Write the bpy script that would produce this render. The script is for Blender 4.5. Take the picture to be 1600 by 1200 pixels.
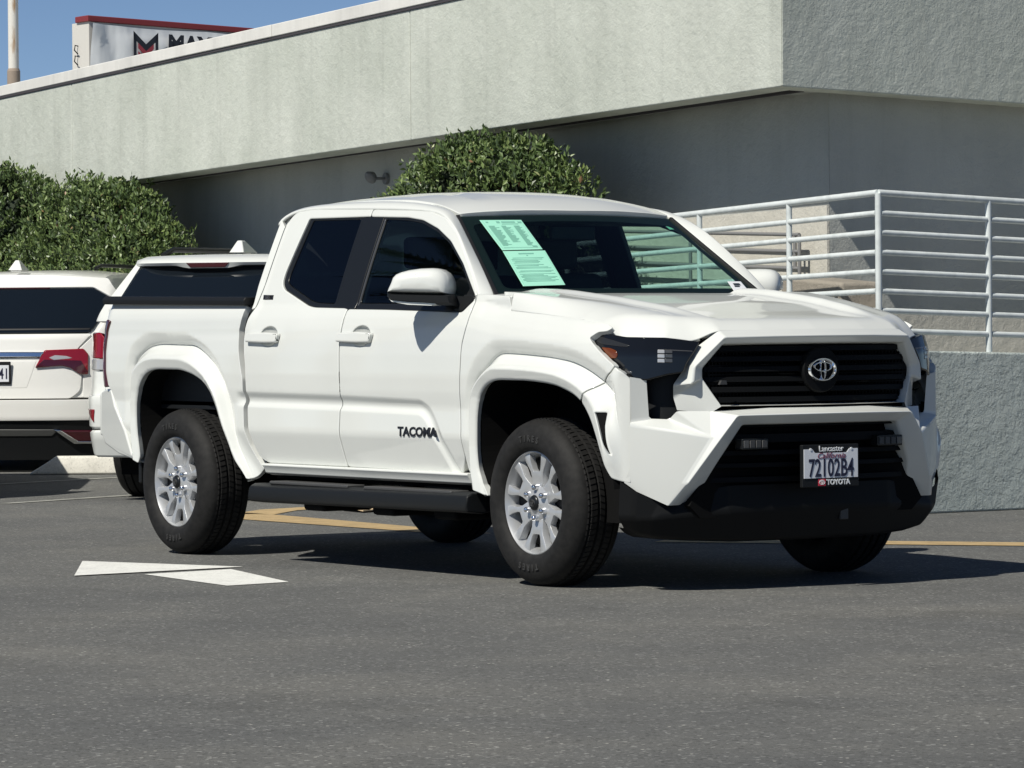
import bpy, bmesh, math, random
import numpy as np
from mathutils import Vector, Matrix
from mathutils.geometry import delaunay_2d_cdt
for o in list(bpy.data.objects): bpy.data.objects.remove(o)
SC=bpy.context.scene; COL=SC.collection
# ------------------------------------------------------------ camera, sky, sun, exposure
YAW,PITCH,ROLL=2.55198970,-0.0145103,-0.0078686
CAM=Vector((14.6520,-10.8340,1.17663))
_F=Vector((math.cos(PITCH)*math.cos(YAW),math.cos(PITCH)*math.sin(YAW),math.sin(PITCH)))
_r=Vector((math.sin(YAW),-math.cos(YAW),0)); _u=_r.cross(_F)
_R=_r*math.cos(ROLL)+_u*math.sin(ROLL); _U=_u*math.cos(ROLL)-_r*math.sin(ROLL)
cd=bpy.data.cameras.new('camera'); cam=bpy.data.objects.new('camera',cd); COL.objects.link(cam)
cam.matrix_world=Matrix(((_R.x,_U.x,-_F.x,CAM.x),(_R.y,_U.y,-_F.y,CAM.y),(_R.z,_U.z,-_F.z,CAM.z),(0,0,0,1)))
cd.sensor_width=36; cd.lens=36*6095.19/1600; cd.clip_end=2000; cd.clip_start=.5
SC.camera=cam
SUN=Vector((.18,-.65,.755)).normalized()      # towards the sun
SUN_EL=math.asin(SUN.z); SUN_AZ=math.atan2(SUN.x,SUN.y)
wd=bpy.data.worlds.new('World'); SC.world=wd; wd.use_nodes=True
nt=wd.node_tree; bg=nt.nodes['Background']; sk=nt.nodes.new('ShaderNodeTexSky')
sk.sky_type='NISHITA'; sk.sun_disc=False; sk.sun_elevation=SUN_EL; sk.sun_rotation=SUN_AZ
sk.air_density=.45; sk.dust_density=.0; sk.ozone_density=3.0; sk.altitude=0
nt.links.new(sk.outputs[0],bg.inputs[0]); bg.inputs[1].default_value=.064
ld=bpy.data.lights.new('sun','SUN'); ld.energy=4.2; ld.angle=math.radians(.53); ld.color=(1,.96,.87)
sun=bpy.data.objects.new('sun',ld); COL.objects.link(sun); sun.rotation_euler=SUN.to_track_quat('Z','Y').to_euler()
SC.view_settings.view_transform='Standard'; SC.view_settings.look='None'; SC.view_settings.gamma=1
SC.view_settings.use_curve_mapping=False; SC.view_settings.exposure=0.27
# ------------------------------------------------------------ materials
def mat(name,col=(.8,.8,.8),rough=.5,metal=0,coat=0,spec=.5,emit=None):
    m=bpy.data.materials.new(name); m.use_nodes=True; b=m.node_tree.nodes['Principled BSDF']
    b.inputs['Base Color'].default_value=(*col,1); b.inputs['Roughness'].default_value=rough
    b.inputs['Metallic'].default_value=metal; b.inputs['Coat Weight'].default_value=coat
    b.inputs['Coat Roughness'].default_value=.04; b.inputs['Specular IOR Level'].default_value=spec
    return m
def nodes(m): return m.node_tree.nodes, m.node_tree.links, m.node_tree.nodes['Principled BSDF']
def tex(m,kind,scale,detail=4,coord='Object',rough=.55,vec=None,mapscale=None):
    n,l,b=nodes(m); t=n.new('ShaderNodeTexNoise' if kind=='noise' else 'ShaderNodeTexVoronoi' if kind=='voronoi' else 'ShaderNodeTexWave')
    t.inputs['Scale'].default_value=scale
    if kind=='noise': t.inputs['Detail'].default_value=detail; t.inputs['Roughness'].default_value=rough
    c=n.new('ShaderNodeTexCoord'); src=c.outputs[coord]
    if mapscale:
        mp=n.new('ShaderNodeMapping'); mp.inputs['Scale'].default_value=mapscale; l.new(src,mp.inputs[0]); src=mp.outputs[0]
    l.new(src,t.inputs['Vector']); return t
def ramp(m,src,stops):
    n,l,b=nodes(m); r=n.new('ShaderNodeValToRGB'); e=r.color_ramp.elements
    e[0].position,e[0].color=stops[0][0],(*stops[0][1],1); e[1].position,e[1].color=stops[-1][0],(*stops[-1][1],1)
    for p,c in stops[1:-1]:
        x=e.new(p); x.color=(*c,1)
    l.new(src,r.inputs[0]); return r.outputs[0]
def mixc(m,a,b_,fac,mode='MULTIPLY'):
    n,l,b=nodes(m); x=n.new('ShaderNodeMix'); x.data_type='RGBA'; x.blend_type=mode
    if isinstance(fac,(int,float)): x.inputs[0].default_value=fac
    else: l.new(fac,x.inputs[0])
    for s,i in ((a,6),(b_,7)):
        if isinstance(s,tuple): x.inputs[i].default_value=(*s,1)
        else: l.new(s,x.inputs[i])
    return x.outputs[2]
def bump(m,src,strength,dist,prev=None):
    n,l,b=nodes(m); x=n.new('ShaderNodeBump'); x.inputs['Strength'].default_value=strength; x.inputs['Distance'].default_value=dist
    l.new(src,x.inputs['Height'])
    if prev is not None: l.new(prev,x.inputs['Normal'])
    l.new(x.outputs[0],b.inputs['Normal']); return x.outputs[0]
def setc(m,out): m.node_tree.links.new(out,nodes(m)[2].inputs['Base Color'])
def g(v): return (v,v,v)

M={}
def paint(name,col,rough=.28):
    m=mat(name,col,.45,0,.8,.15); t=tex(m,'noise',2.2,3); 
    setc(m,ramp(m,t.outputs[0],[(.35,tuple(c*.975 for c in col)),(.65,col)])); return m
M['white']=paint('white_paint',(.67,.685,.655))
M['pearl']=paint('pearl_white_paint',(.76,.76,.73))
M['blk']=mat('black_plastic',(.009,.010,.011),.5,0,0,.25)
M['blkg']=mat('gloss_black',(.010,.011,.012),.30,0,0,.4)
M['grillblk']=mat('grille_black',(.005,.0055,.006),.6,0,0,.12)
m=M['under']=mat('underbody_black',(.006,.006,.006),.85,0,0,.1)
m=M['tyre']=mat('tyre_rubber',(.012,.012,.012),.7,0,0,.25); t=tex(m,'noise',30,4); setc(m,ramp(m,t.outputs[0],[(.3,(.009,.009,.009)),(.7,(.018,.0175,.017))]))
M['alloy']=mat('alloy_silver',(.52,.53,.54),.34,.5,.25)
M['alloydark']=mat('wheel_barrel',(.009,.009,.010),.6,.2)
M['chrome']=mat('chrome',(.85,.86,.88),.07,1)
M['amber']=mat('amber_lens',(.13,.03,.005),.15,0,.4)
M['lampred']=mat('red_lens',(.23,.006,.014),.12,0,1)
M['lampdark']=mat('dark_red_lens',(.055,.005,.010),.12,0,1)
M['lampclear']=mat('clear_lens',(.5,.5,.5),.12,.3,1)
M['lampsmoke']=mat('smoked_lens',(.007,.008,.010),.06,0,0,.45)
M['valance']=mat('valance_black',(.006,.0065,.007),.6,0,0,.2)
M['greylens']=mat('grey_reflector',(.10,.10,.10),.2,.4,.5)
M['sheet']=mat('green_paper',(.33,.69,.53),.6)
M['ink']=mat('printed_ink',(.17,.42,.33),.7)
M['inkdark']=mat('dark_ink',(.02,.03,.04),.6)
M['paperw']=mat('white_paper',(.78,.80,.82),.6)
M['plate']=mat('plate_white',(.72,.74,.78),.45)
M['platetxt']=mat('plate_ink',(.012,.014,.04),.5)
M['platered']=mat('plate_script_ink',(.18,.04,.07),.5)
M['redtxt']=mat('red_badge',(.55,.03,.06),.4)
M['whitetxt']=mat('white_lettering',(.75,.77,.78),.5)
M['badge']=mat('black_badge',(.008,.008,.010),.4)
M['seat']=mat('seat_fabric',(.012,.013,.015),.8); M['dash']=mat('dash_plastic',(.010,.011,.012),.6)
M['interior']=mat('cabin_lining',(.02,.021,.022),.85)
M['seal']=mat('black_seal',(.006,.006,.007),.6)
M['gapd']=mat('gap_shade',(.010,.009,.014),.6,0,0,.2)  # dark tone standing in for shade between cab and bed
def glass(name,tint,spec=1.0,ior=1.5):
    m=bpy.data.materials.new(name); m.use_nodes=True; n=m.node_tree.nodes; l=m.node_tree.links
    n.remove(n['Principled BSDF']); tr=n.new('ShaderNodeBsdfTransparent'); tr.inputs[0].default_value=(*tint,1)
    gl=n.new('ShaderNodeBsdfGlossy'); gl.inputs['Roughness'].default_value=.01; fr=n.new('ShaderNodeFresnel'); 
    ge=n.new('ShaderNodeNewGeometry'); ma=n.new('ShaderNodeMapRange'); ma.inputs[3].default_value=ior; ma.inputs[4].default_value=1/ior; l.new(ge.outputs['Backfacing'],ma.inputs[0]); l.new(ma.outputs[0],fr.inputs[0])
    mx=n.new('ShaderNodeMixShader'); l.new(fr.outputs[0],mx.inputs[0]); l.new(tr.outputs[0],mx.inputs[1]); l.new(gl.outputs[0],mx.inputs[2])
    l.new(mx.outputs[0],n['Material Output'].inputs[0]); return m
M['glass']=glass('windshield_glass',(.62,.86,.78)); M['sideglass']=glass('side_glass',(.72,.86,.82))
M['privacy']=glass('privacy_glass',(.05,.06,.07)); M['suvglass']=mat('dark_tinted_glass',(.006,.009,.013),.03,0,0,.6)
# asphalt
m=M['asphalt']=mat('asphalt',(.06,.06,.06),.88,0,0,.3)
a=tex(m,'noise',150,3,rough=.75); b1=tex(m,'noise',.6,6,mapscale=(1,1,1)); c1=tex(m,'voronoi',420); d1_=tex(m,'noise',5,5,rough=.65)
base=ramp(m,b1.outputs[0],[(.30,(.108,.110,.108)),(.5,(.134,.135,.129)),(.70,(.168,.166,.153))])
fine=ramp(m,a.outputs[0],[(.30,g(.62)),(.45,g(.90)),(.58,g(1.06)),(.68,g(1.35)),(.78,g(1.9))])
mid=ramp(m,d1_.outputs[0],[(.3,g(.93)),(.7,g(1.06))])
col=mixc(m,base,fine,1.0); col=mixc(m,col,mid,1.0)
st=ramp(m,tex(m,'noise',.55,5,rough=.6).outputs[0],[(.58,g(1)),(.70,g(.80))]); col=mixc(m,col,st,1.0)
st2=ramp(m,tex(m,'noise',1.9,6,rough=.7).outputs[0],[(.66,g(1)),(.72,g(.72))]); col=mixc(m,col,st2,1.0)
st3=ramp(m,tex(m,'noise',2.6,5,rough=.6,mapscale=(.12,1,1)).outputs[0],[(.62,g(1)),(.70,g(.84))]); col=mixc(m,col,st3,1.0)
v1=tex(m,'voronoi',85); sx_=m.node_tree.nodes.new('ShaderNodeSeparateColor'); m.node_tree.links.new(v1.outputs['Color'],sx_.inputs[0])
col=mixc(m,col,ramp(m,sx_.outputs[0],[(0,g(.62)),(.06,g(.66)),(.11,g(.95)),(.88,g(1.0)),(.93,g(1.28)),(.975,g(1.75)),(1,g(2.3))]),1.0)
v2=tex(m,'voronoi',26); sy_=m.node_tree.nodes.new('ShaderNodeSeparateColor'); m.node_tree.links.new(v2.outputs['Color'],sy_.inputs[0])
dotm=ramp(m,v2.outputs['Distance'],[(.10,g(1)),(.16,g(0))]); sel=ramp(m,sy_.outputs[1],[(.962,g(0)),(.968,g(1))]); dk=mixc(m,dotm,sel,1.0); col=mixc(m,col,(.03,.03,.028),dk,'MIX')
sel2=ramp(m,sy_.outputs[2],[(.978,g(0)),(.982,g(1))]); lt=mixc(m,dotm,sel2,1.0); col=mixc(m,col,(.52,.51,.46),lt,'MIX')
setc(m,col); bb=bump(m,a.outputs[0],.55,.004); bump(m,c1.outputs['Distance'],.4,.004,bb)
def lineP(name,col,wear):
    m=mat(name,col,.75); t=tex(m,'noise',60,5,rough=.7); t2=tex(m,'noise',7,4)
    c=ramp(m,t.outputs[0],[(.28,tuple(x*.30 for x in col)),(.37,tuple(x*.80 for x in col)),(.5,tuple(x*.95 for x in col)),(.7,col)])
    c=mixc(m,c,ramp(m,t2.outputs[0],[(.3,g(wear)),(.6,g(1))]),1.0); setc(m,c); bump(m,t.outputs[0],.3,.002); return m
M['linew']=lineP('white_road_paint',(.78,.78,.74),.88); M['liney']=lineP('yellow_road_paint',(.50,.36,.18),.75)
M['lineold']=lineP('worn_white_paint',(.38,.38,.34),.6)
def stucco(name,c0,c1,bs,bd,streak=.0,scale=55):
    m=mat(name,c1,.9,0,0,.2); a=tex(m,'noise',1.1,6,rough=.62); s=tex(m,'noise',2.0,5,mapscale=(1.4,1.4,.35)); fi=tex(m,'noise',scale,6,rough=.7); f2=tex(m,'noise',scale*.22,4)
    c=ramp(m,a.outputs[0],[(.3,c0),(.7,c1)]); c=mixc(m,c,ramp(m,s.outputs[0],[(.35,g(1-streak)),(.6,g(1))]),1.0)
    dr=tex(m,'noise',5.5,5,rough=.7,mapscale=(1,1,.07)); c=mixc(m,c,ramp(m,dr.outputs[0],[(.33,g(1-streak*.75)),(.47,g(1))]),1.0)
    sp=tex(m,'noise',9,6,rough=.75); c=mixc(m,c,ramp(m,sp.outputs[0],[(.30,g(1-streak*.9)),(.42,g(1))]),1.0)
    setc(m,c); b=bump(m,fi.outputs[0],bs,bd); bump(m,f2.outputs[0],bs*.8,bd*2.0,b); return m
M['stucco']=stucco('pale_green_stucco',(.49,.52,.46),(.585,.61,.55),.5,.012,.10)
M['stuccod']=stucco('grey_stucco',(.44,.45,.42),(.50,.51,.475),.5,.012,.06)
M['wallst']=stucco('rough_grey_green_stucco',(.46,.515,.49),(.56,.61,.58),.9,.022,.10,55)
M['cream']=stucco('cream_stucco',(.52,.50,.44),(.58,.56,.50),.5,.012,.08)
M['brown']=stucco('tan_stucco',(.28,.25,.21),(.34,.31,.26),.5,.012,.08)
M['cap']=stucco('parapet_cap_paint',(.66,.65,.62),(.74,.73,.69),.15,.004,.10)
M['drip']=mat('dark_drip_edge',(.05,.045,.05),.7)
M['rail']=mat('white_rail_paint',(.66,.70,.69),.4,0,.2); t=tex(M['rail'],'noise',14,4); setc(M['rail'],ramp(M['rail'],t.outputs[0],[(.3,(.56,.60,.59)),(.6,(.68,.72,.71))]))
M['handrail']=mat('grey_handrail_paint',(.20,.20,.20),.5)
M['kerb']=lineP('white_kerb_paint',(.72,.70,.63),.8)
M['pole']=mat('white_pole_paint',(.7,.68,.62),.5); t=tex(M['pole'],'noise',6,5,mapscale=(1,1,.25)); setc(M['pole'],ramp(M['pole'],t.outputs[0],[(.28,(.40,.27,.16)),(.37,(.68,.65,.59)),(.7,(.74,.72,.67))]))
M['rust']=mat('rusty_steel',(.30,.24,.19),.8)
M['redcap']=mat('dark_red_trim',(.20,.025,.03),.6); M['signend']=mat('sign_side_paint',(.58,.56,.52),.7)
m=M['banner']=mat('vinyl_banner',(.62,.64,.66),.38); t=tex(m,'noise',1.6,3,mapscale=(1,1,.4)); bump(m,t.outputs[0],.5,.12)
M['navy']=mat('navy_print',(.010,.013,.022),.6); M['redprint']=mat('red_print',(.28,.035,.05),.6)
M['bark']=mat('bark',(.09,.065,.045),.9); t=tex(M['bark'],'noise',20,5); bump(M['bark'],t.outputs[0],.7,.01)
m=M['leaf']=mat('leaf',(.05,.09,.03),.42,0,0,.5); n,l,b=nodes(m)
at=n.new('ShaderNodeAttribute'); at.attribute_name='tone'
setc(m,ramp(m,at.outputs['Fac'],[(0,(.036,.062,.020)),(.45,(.098,.150,.044)),(.8,(.19,.25,.080)),(.97,(.30,.33,.15)),(1,(.24,.14,.07))]))
b.inputs['Subsurface Weight'].default_value=0
M['card']=mat('brown_cardboard',(.62,.46,.28),.85)
M['sensor']=mat('sensor_grey',(.05,.05,.05),.5); M['tube']=mat('lens_highlight_grey',(.022,.023,.024),.25)  # second grey: reflection on the headlamp lens, painted as colour
# ------------------------------------------------------------ objects
def link(o,parent=None):
    COL.objects.link(o)
    if parent is not None: o.parent=parent
    return o
def tag(o,label=None,cat=None,group=None,kind=None):
    for k,v in (('label',label),('category',cat),('group',group),('kind',kind)):
        if v: o[k]=v
    return o
def empty(name,loc=(0,0,0),rz=0):
    o=bpy.data.objects.new(name,None); o.empty_display_size=.2; COL.objects.link(o); o.location=loc; o.rotation_euler=(0,0,rz); return o
def obj(name,V,Fc,mt,parent=None,smooth=None,bevel=0,seg=2,ang=35,normals=None):
    me=bpy.data.meshes.new(name); me.from_pydata([tuple(map(float,v)) for v in V],[],Fc); me.validate(); me.update()
    if isinstance(mt,(list,tuple)):
        for q in mt: me.materials.append(q)
    else: me.materials.append(mt)
    o=bpy.data.objects.new(name,me); link(o,parent)
    if smooth is True or normals is not None: me.polygons.foreach_set('use_smooth',[True]*len(me.polygons))
    if normals is not None: me.normals_split_custom_set_from_vertices([tuple(map(float,x)) for x in normals])
    if bevel:
        b=o.modifiers.new('b','BEVEL'); b.width=bevel; b.segments=seg; b.limit_method='ANGLE'; b.angle_limit=math.radians(ang); b.harden_normals=True
        me.polygons.foreach_set('use_smooth',[True]*len(me.polygons))
    if isinstance(smooth,(int,float)) and smooth is not True and smooth:
        me.polygons.foreach_set('use_smooth',[True]*len(me.polygons)); me.set_sharp_from_angle(angle=math.radians(smooth))
    return o
class MB:
    def __init__(s): s.V=[]; s.F=[]
    def add(s,V,F):
        k=len(s.V); s.V+= [tuple(v) for v in V]; s.F+=[tuple(i+k for i in f_) for f_ in F]; return s
    def box(s,a,b,rz=0,c=None):
        x0,y0,z0=a;x1,y1,z1=b
        V=[(x0,y0,z0),(x1,y0,z0),(x1,y1,z0),(x0,y1,z0),(x0,y0,z1),(x1,y0,z1),(x1,y1,z1),(x0,y1,z1)]
        return s.add(V,[(0,3,2,1),(4,5,6,7),(0,1,5,4),(1,2,6,5),(2,3,7,6),(3,0,4,7)])
    def prism(s,base,vec):
        n=len(base); V=[Vector(p) for p in base]; W=[p+Vector(vec) for p in V]
        F=[tuple(range(n))[::-1],tuple(range(n,2*n))]+[(i,(i+1)%n,n+(i+1)%n,n+i) for i in range(n)]
        return s.add(V+W,F)
    def tube(s,pts,r,n=10,cap=True):
        P=[Vector(p) for p in pts]; rings=[]
        for i,p in enumerate(P):
            a=P[max(i-1,0)]; b=P[min(i+1,len(P)-1)]; t=(b-a).normalized()
            ref=Vector((0,0,1)) if abs(t.z)<.9 else Vector((1,0,0))
            x=t.cross(ref).normalized(); y=x.cross(t); rr=r[i] if isinstance(r,(list,tuple)) else r
            rings.append([p+(x*math.cos(2*math.pi*k/n)+y*math.sin(2*math.pi*k/n))*rr for k in range(n)])
        V=[v for q in rings for v in q]; F=[]
        for i in range(len(P)-1):
            for k in range(n): F.append((i*n+k,i*n+(k+1)%n,(i+1)*n+(k+1)%n,(i+1)*n+k))
        if cap: F.append(tuple(range(n))[::-1]); F.append(tuple(range((len(P)-1)*n,len(P)*n)))
        return s.add(V,F)
    def lathe(s,prof,n=48,axis='y',c=(0,0,0),closed=False):
        V=[];F=[];m=len(prof)
        for k in range(n):
            a=2*math.pi*k/n
            for (r,h) in prof: V.append((c[0]+r*math.cos(a),c[1]+h,c[2]+r*math.sin(a)))
        for k in range(n):
            k2=(k+1)%n
            for i in range(m if closed else m-1):
                j=(i+1)%m; F.append((k*m+i,k*m+j,k2*m+j,k2*m+i))
        return s.add(V,F)
    def build(s,name,mt,parent=None,**k): return obj(name,s.V,s.F,mt,parent,**k)
def text(name,body,size,mt,parent,mtx,extr=.001,align='CENTER',sx=1.0,bold=0.0,shear=0):
    cu=bpy.data.curves.new(name,'FONT'); cu.body=body; cu.size=size; cu.align_x=align; cu.align_y='CENTER'; cu.extrude=extr; cu.offset=bold; cu.shear=shear; cu.resolution_u=3
    t=bpy.data.objects.new(name+'_tmp',cu); COL.objects.link(t); dg=bpy.context.evaluated_depsgraph_get(); me=bpy.data.meshes.new_from_object(t.evaluated_get(dg)); bpy.data.objects.remove(t)
    me.name=name; me.materials.clear(); me.materials.append(mt)
    if sx!=1: me.transform(Matrix.Diagonal((sx,1,1,1)))
    o=bpy.data.objects.new(name,me); link(o,parent); o.matrix_local=mtx; return o
def frame(o,x,z):   # matrix: text x axis, text normal z
    x=Vector(x).normalized(); z=Vector(z).normalized(); y=z.cross(x).normalized(); x=y.cross(z)
    return Matrix(((x.x,y.x,z.x,o[0]),(x.y,y.y,z.y,o[1]),(x.z,y.z,z.z,o[2]),(0,0,0,1)))
FA=[(-.309,.30),(-.377,.477),(-.403,.521),(-.418,.609),(-.415,.769),(-.392,.858),(-.33,.912),(-.264,.932),(-.216,.936),(.004,.934),(.159,.924),(.25,.912),(.325,.891),(.385,.869),(.44,.828),(.493,.765),(.542,.681),(.594,.581),(.638,.50),(.66,.30)]
FF=[(-.50,.30),(-.502,.797),(-.49,.89),(-.46,.94),(-.413,.975),(-.348,1.023),(-.294,1.052),(-.252,1.057),(-.109,1.053),(.123,1.04),(.276,1.023),(.351,1.006),(.426,.981),(.5,.947),(.558,.915),(.615,.85),(.65,.75),(.685,.6),(.71,.30)]
FB=[(-.56,.30),(-.56,.8),(-.52,.95),(-.44,1.05),(-.347,1.114),(-.299,1.127),(-.15,1.126),(.124,1.109),(.277,1.096),(.387,1.073),(.461,1.045),(.535,1.008),(.593,.975),(.66,.9),(.72,.7),(.76,.30)]
RA=[(-3.66,.30),(-3.691,.544),(-3.711,.619),(-3.723,.728),(-3.714,.823),(-3.67,.905),(-3.598,.953),(-3.499,.971),(-3.22,.969),(-3.084,.943),(-2.976,.904),(-2.91,.851),(-2.858,.779),(-2.819,.701),(-2.742,.584),(-2.703,.52),(-2.60,.42),(-2.55,.30)]
RF=[(-3.77,.30),(-3.801,.60),(-3.801,1.003),(-3.74,1.05),(-3.649,1.089),(-3.535,1.102),(-3.16,1.095),(-3.059,1.062),(-2.925,.993),(-2.827,.891),(-2.744,.702),(-2.70,.578),(-2.58,.42),(-2.50,.30)]
RB=[(-3.90,.30),(-3.88,.9),(-3.813,1.095),(-3.72,1.145),(-3.619,1.167),(-3.186,1.158),(-3.04,1.12),(-2.924,1.069),(-2.799,.954),(-2.70,.78),(-2.64,.60),(-2.52,.42),(-2.46,.30)]
def fillet(pts,r=.03,n=5,closed=True):
    out=[];P=[np.array(p,float) for p in pts];m=len(P)
    for i in range(m):
        if not closed and i in(0,m-1): out.append(tuple(P[i]));continue
        a,b,c=P[i-1],P[i],P[(i+1)%m];ri=r[i] if isinstance(r,(list,tuple)) else r
        la,lc=np.linalg.norm(a-b),np.linalg.norm(c-b);d=min(ri,la*.48,lc*.48)
        if d<1e-5: out.append(tuple(b));continue
        p0=b+(a-b)/la*d;p2=b+(c-b)/lc*d
        for k in range(n+1):
            t=k/n;out.append(tuple((1-t)**2*p0+2*t*(1-t)*b+t*t*p2))
    return out
def pip(X,Z,poly):
    ins=np.zeros(X.shape,bool);m=len(poly)
    for i in range(m):
        x0,z0=poly[i-1];x1,z1=poly[i]
        if z0==z1: continue
        ins^=((z0>Z)!=(z1>Z))&(X<(x1-x0)*(Z-z0)/(z1-z0)+x0)
    return ins
def sdist(X,Z,poly,closed=True):
    d=np.full(X.shape,9.)
    m=len(poly)
    for i in range(0 if closed else 1,m):
        x0,z0=poly[i-1];x1,z1=poly[i];dx,dz=x1-x0,z1-z0;L=dx*dx+dz*dz
        if L==0: continue
        t=np.clip(((X-x0)*dx+(Z-z0)*dz)/L,0,1)
        d=np.minimum(d,np.hypot(X-x0-t*dx,Z-z0-t*dz))
    if closed: d=np.where(pip(X,Z,poly),-d,d)
    return d
def ss(a,b,x):
    t=np.clip((x-a)/(b-a),0,1);return t*t*(3-2*t)
_zt=np.array([.30,.44,.50,.58,.655,.675,.80,.87,.95,1.05,1.12,1.18,1.23,1.27,1.295,1.31])
_yt=np.array([.82,.868,.886,.911,.933,.935,.929,.938,.942,.940,.934,.924,.908,.888,.872,.864])
_zd=np.linspace(.30,1.31,506)
_yd=np.interp(_zd,_zt,_yt)
_k=np.exp(-np.linspace(-2,2,17)**2);_k/=_k.sum()
_yd=np.convolve(np.pad(_yd,8,mode='reflect',reflect_type='odd'),_k,'valid')
def base(z):
    b=np.interp(z,_zd,_yd);u=np.maximum(z-1.30,0)
    return np.where(z>1.30,.869-.335*u-.10*u*u,b)
GR=fillet([(-2.75,.822),(-1.65,.812),(-.93,.80),(-.865,.765),(-.78,.66),(-.70,.52),(-.62,.40)],.09,5,False)
GP=GR+[(-.62,.2),(-2.75,.2)]
ARCH=[(fillet(a,.05,3,False),fillet(b,.07,4,False),fillet(c,.09,4,False)) for a,b,c in((FA,FF,FB),(RA,RF,RB))]
def f(X,Z):
    X=np.asarray(X,float);Z=np.asarray(Z,float)
    k=np.clip(.035+.10*(X+.3),0,.2)*ss(-.62,-.3,X)
    y=base(np.where(Z<1.31,np.minimum(Z+k*ss(.95,1.2,Z),1.31),Z))
    y=y+.028*ss(1.14,1.30,Z)*ss(-2.5,-2.62,X)
    # door groove
    d=sdist(X,Z,GP)  # <0 inside lower recess
    w=ss(-2.70,-2.62,X)*ss(-.50,-.62,X)*ss(.42,.5,Z)
    g=np.where(d>0,ss(.045,.004,d),ss(-.040,-.004,d))
    y=y-.015*g*w
    # wheel flares
    for i,(A,B,C) in enumerate(ARCH):
        x0,x1=(-1.2,1.2) if i==0 else (-4.4,-2.2)
        m=(X>x0)&(X<x1)
        if not m.any(): continue
        dA=sdist(X[m],Z[m],A);dB=sdist(X[m],Z[m],B);dC=sdist(X[m],Z[m],C)
        t=np.clip(dA/np.maximum(dA-dB,1e-4),0,1);u=np.clip(dB/np.maximum(dB-dC,1e-4),0,1)
        hi=.036;lo=-.033
        face=hi-.006*ss(.10,0,t)-.040*np.maximum(.42-t,0)
        led=face+(lo-hi)*ss(.40,1.0,t)
        wd=np.clip((dA-dB)/.085,0,1); led=led*wd; val=np.where(dB>0,lo*wd*(1-u)**1.3,led)
        val=val-.009*wd*np.exp(-(dB/.0045)**2)
        val=np.where(dC>0,0,val)
        # flatten body under flare so its face is upright
        q=np.zeros(X.shape);q[m]=val
        r=np.zeros(X.shape);r[m]=ss(0.06,-.05,dB)
        y=y+q+r*np.maximum(.936-y,0)*ss(1.2,.9,Z)
    y=y-.20*np.maximum(X-.25,0)**2*ss(0.6,1.0,Z)-.10*np.maximum(X-.45,0)**2
    c=ss(.600,.668,X)*ss(1.02,.95,Z); y=y*(1-c)+c*(.904-.96*(X-.655)-4.0*np.maximum(X-.668,0)**2)
    y=y-3.2*np.maximum(-4.05-X,0)**2
    return y
# ------------------------------------------------------------ panels cut from a curved surface
def resample(P,step):
    out=[];n=len(P)
    for i in range(n):
        a=np.array(P[i]);b=np.array(P[(i+1)%n]);L=np.linalg.norm(b-a)
        if L<1e-6: continue
        k=max(1,int(math.ceil(L/step)))
        for j in range(k): out.append(a+(b-a)*j/k)
    return np.array(out)
def area(P): 
    P=np.asarray(P); x,y=P[:,0],P[:,1]; return .5*np.sum(x*np.roll(y,-1)-y*np.roll(x,-1))
def inset(P,d):
    a=P-np.roll(P,1,0); b=np.roll(P,-1,0)-P
    a/=np.linalg.norm(a,axis=1)[:,None]+1e-9; b/=np.linalg.norm(b,axis=1)[:,None]+1e-9
    n=np.stack([-(a+b)[:,1],(a+b)[:,0]],1); L=np.linalg.norm(n,axis=1)[:,None]+1e-9; n/=L
    c=np.clip((n*np.stack([-a[:,1],a[:,0]],1)).sum(1),.5,1)[:,None]
    return P+n*d/c, -n
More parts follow.
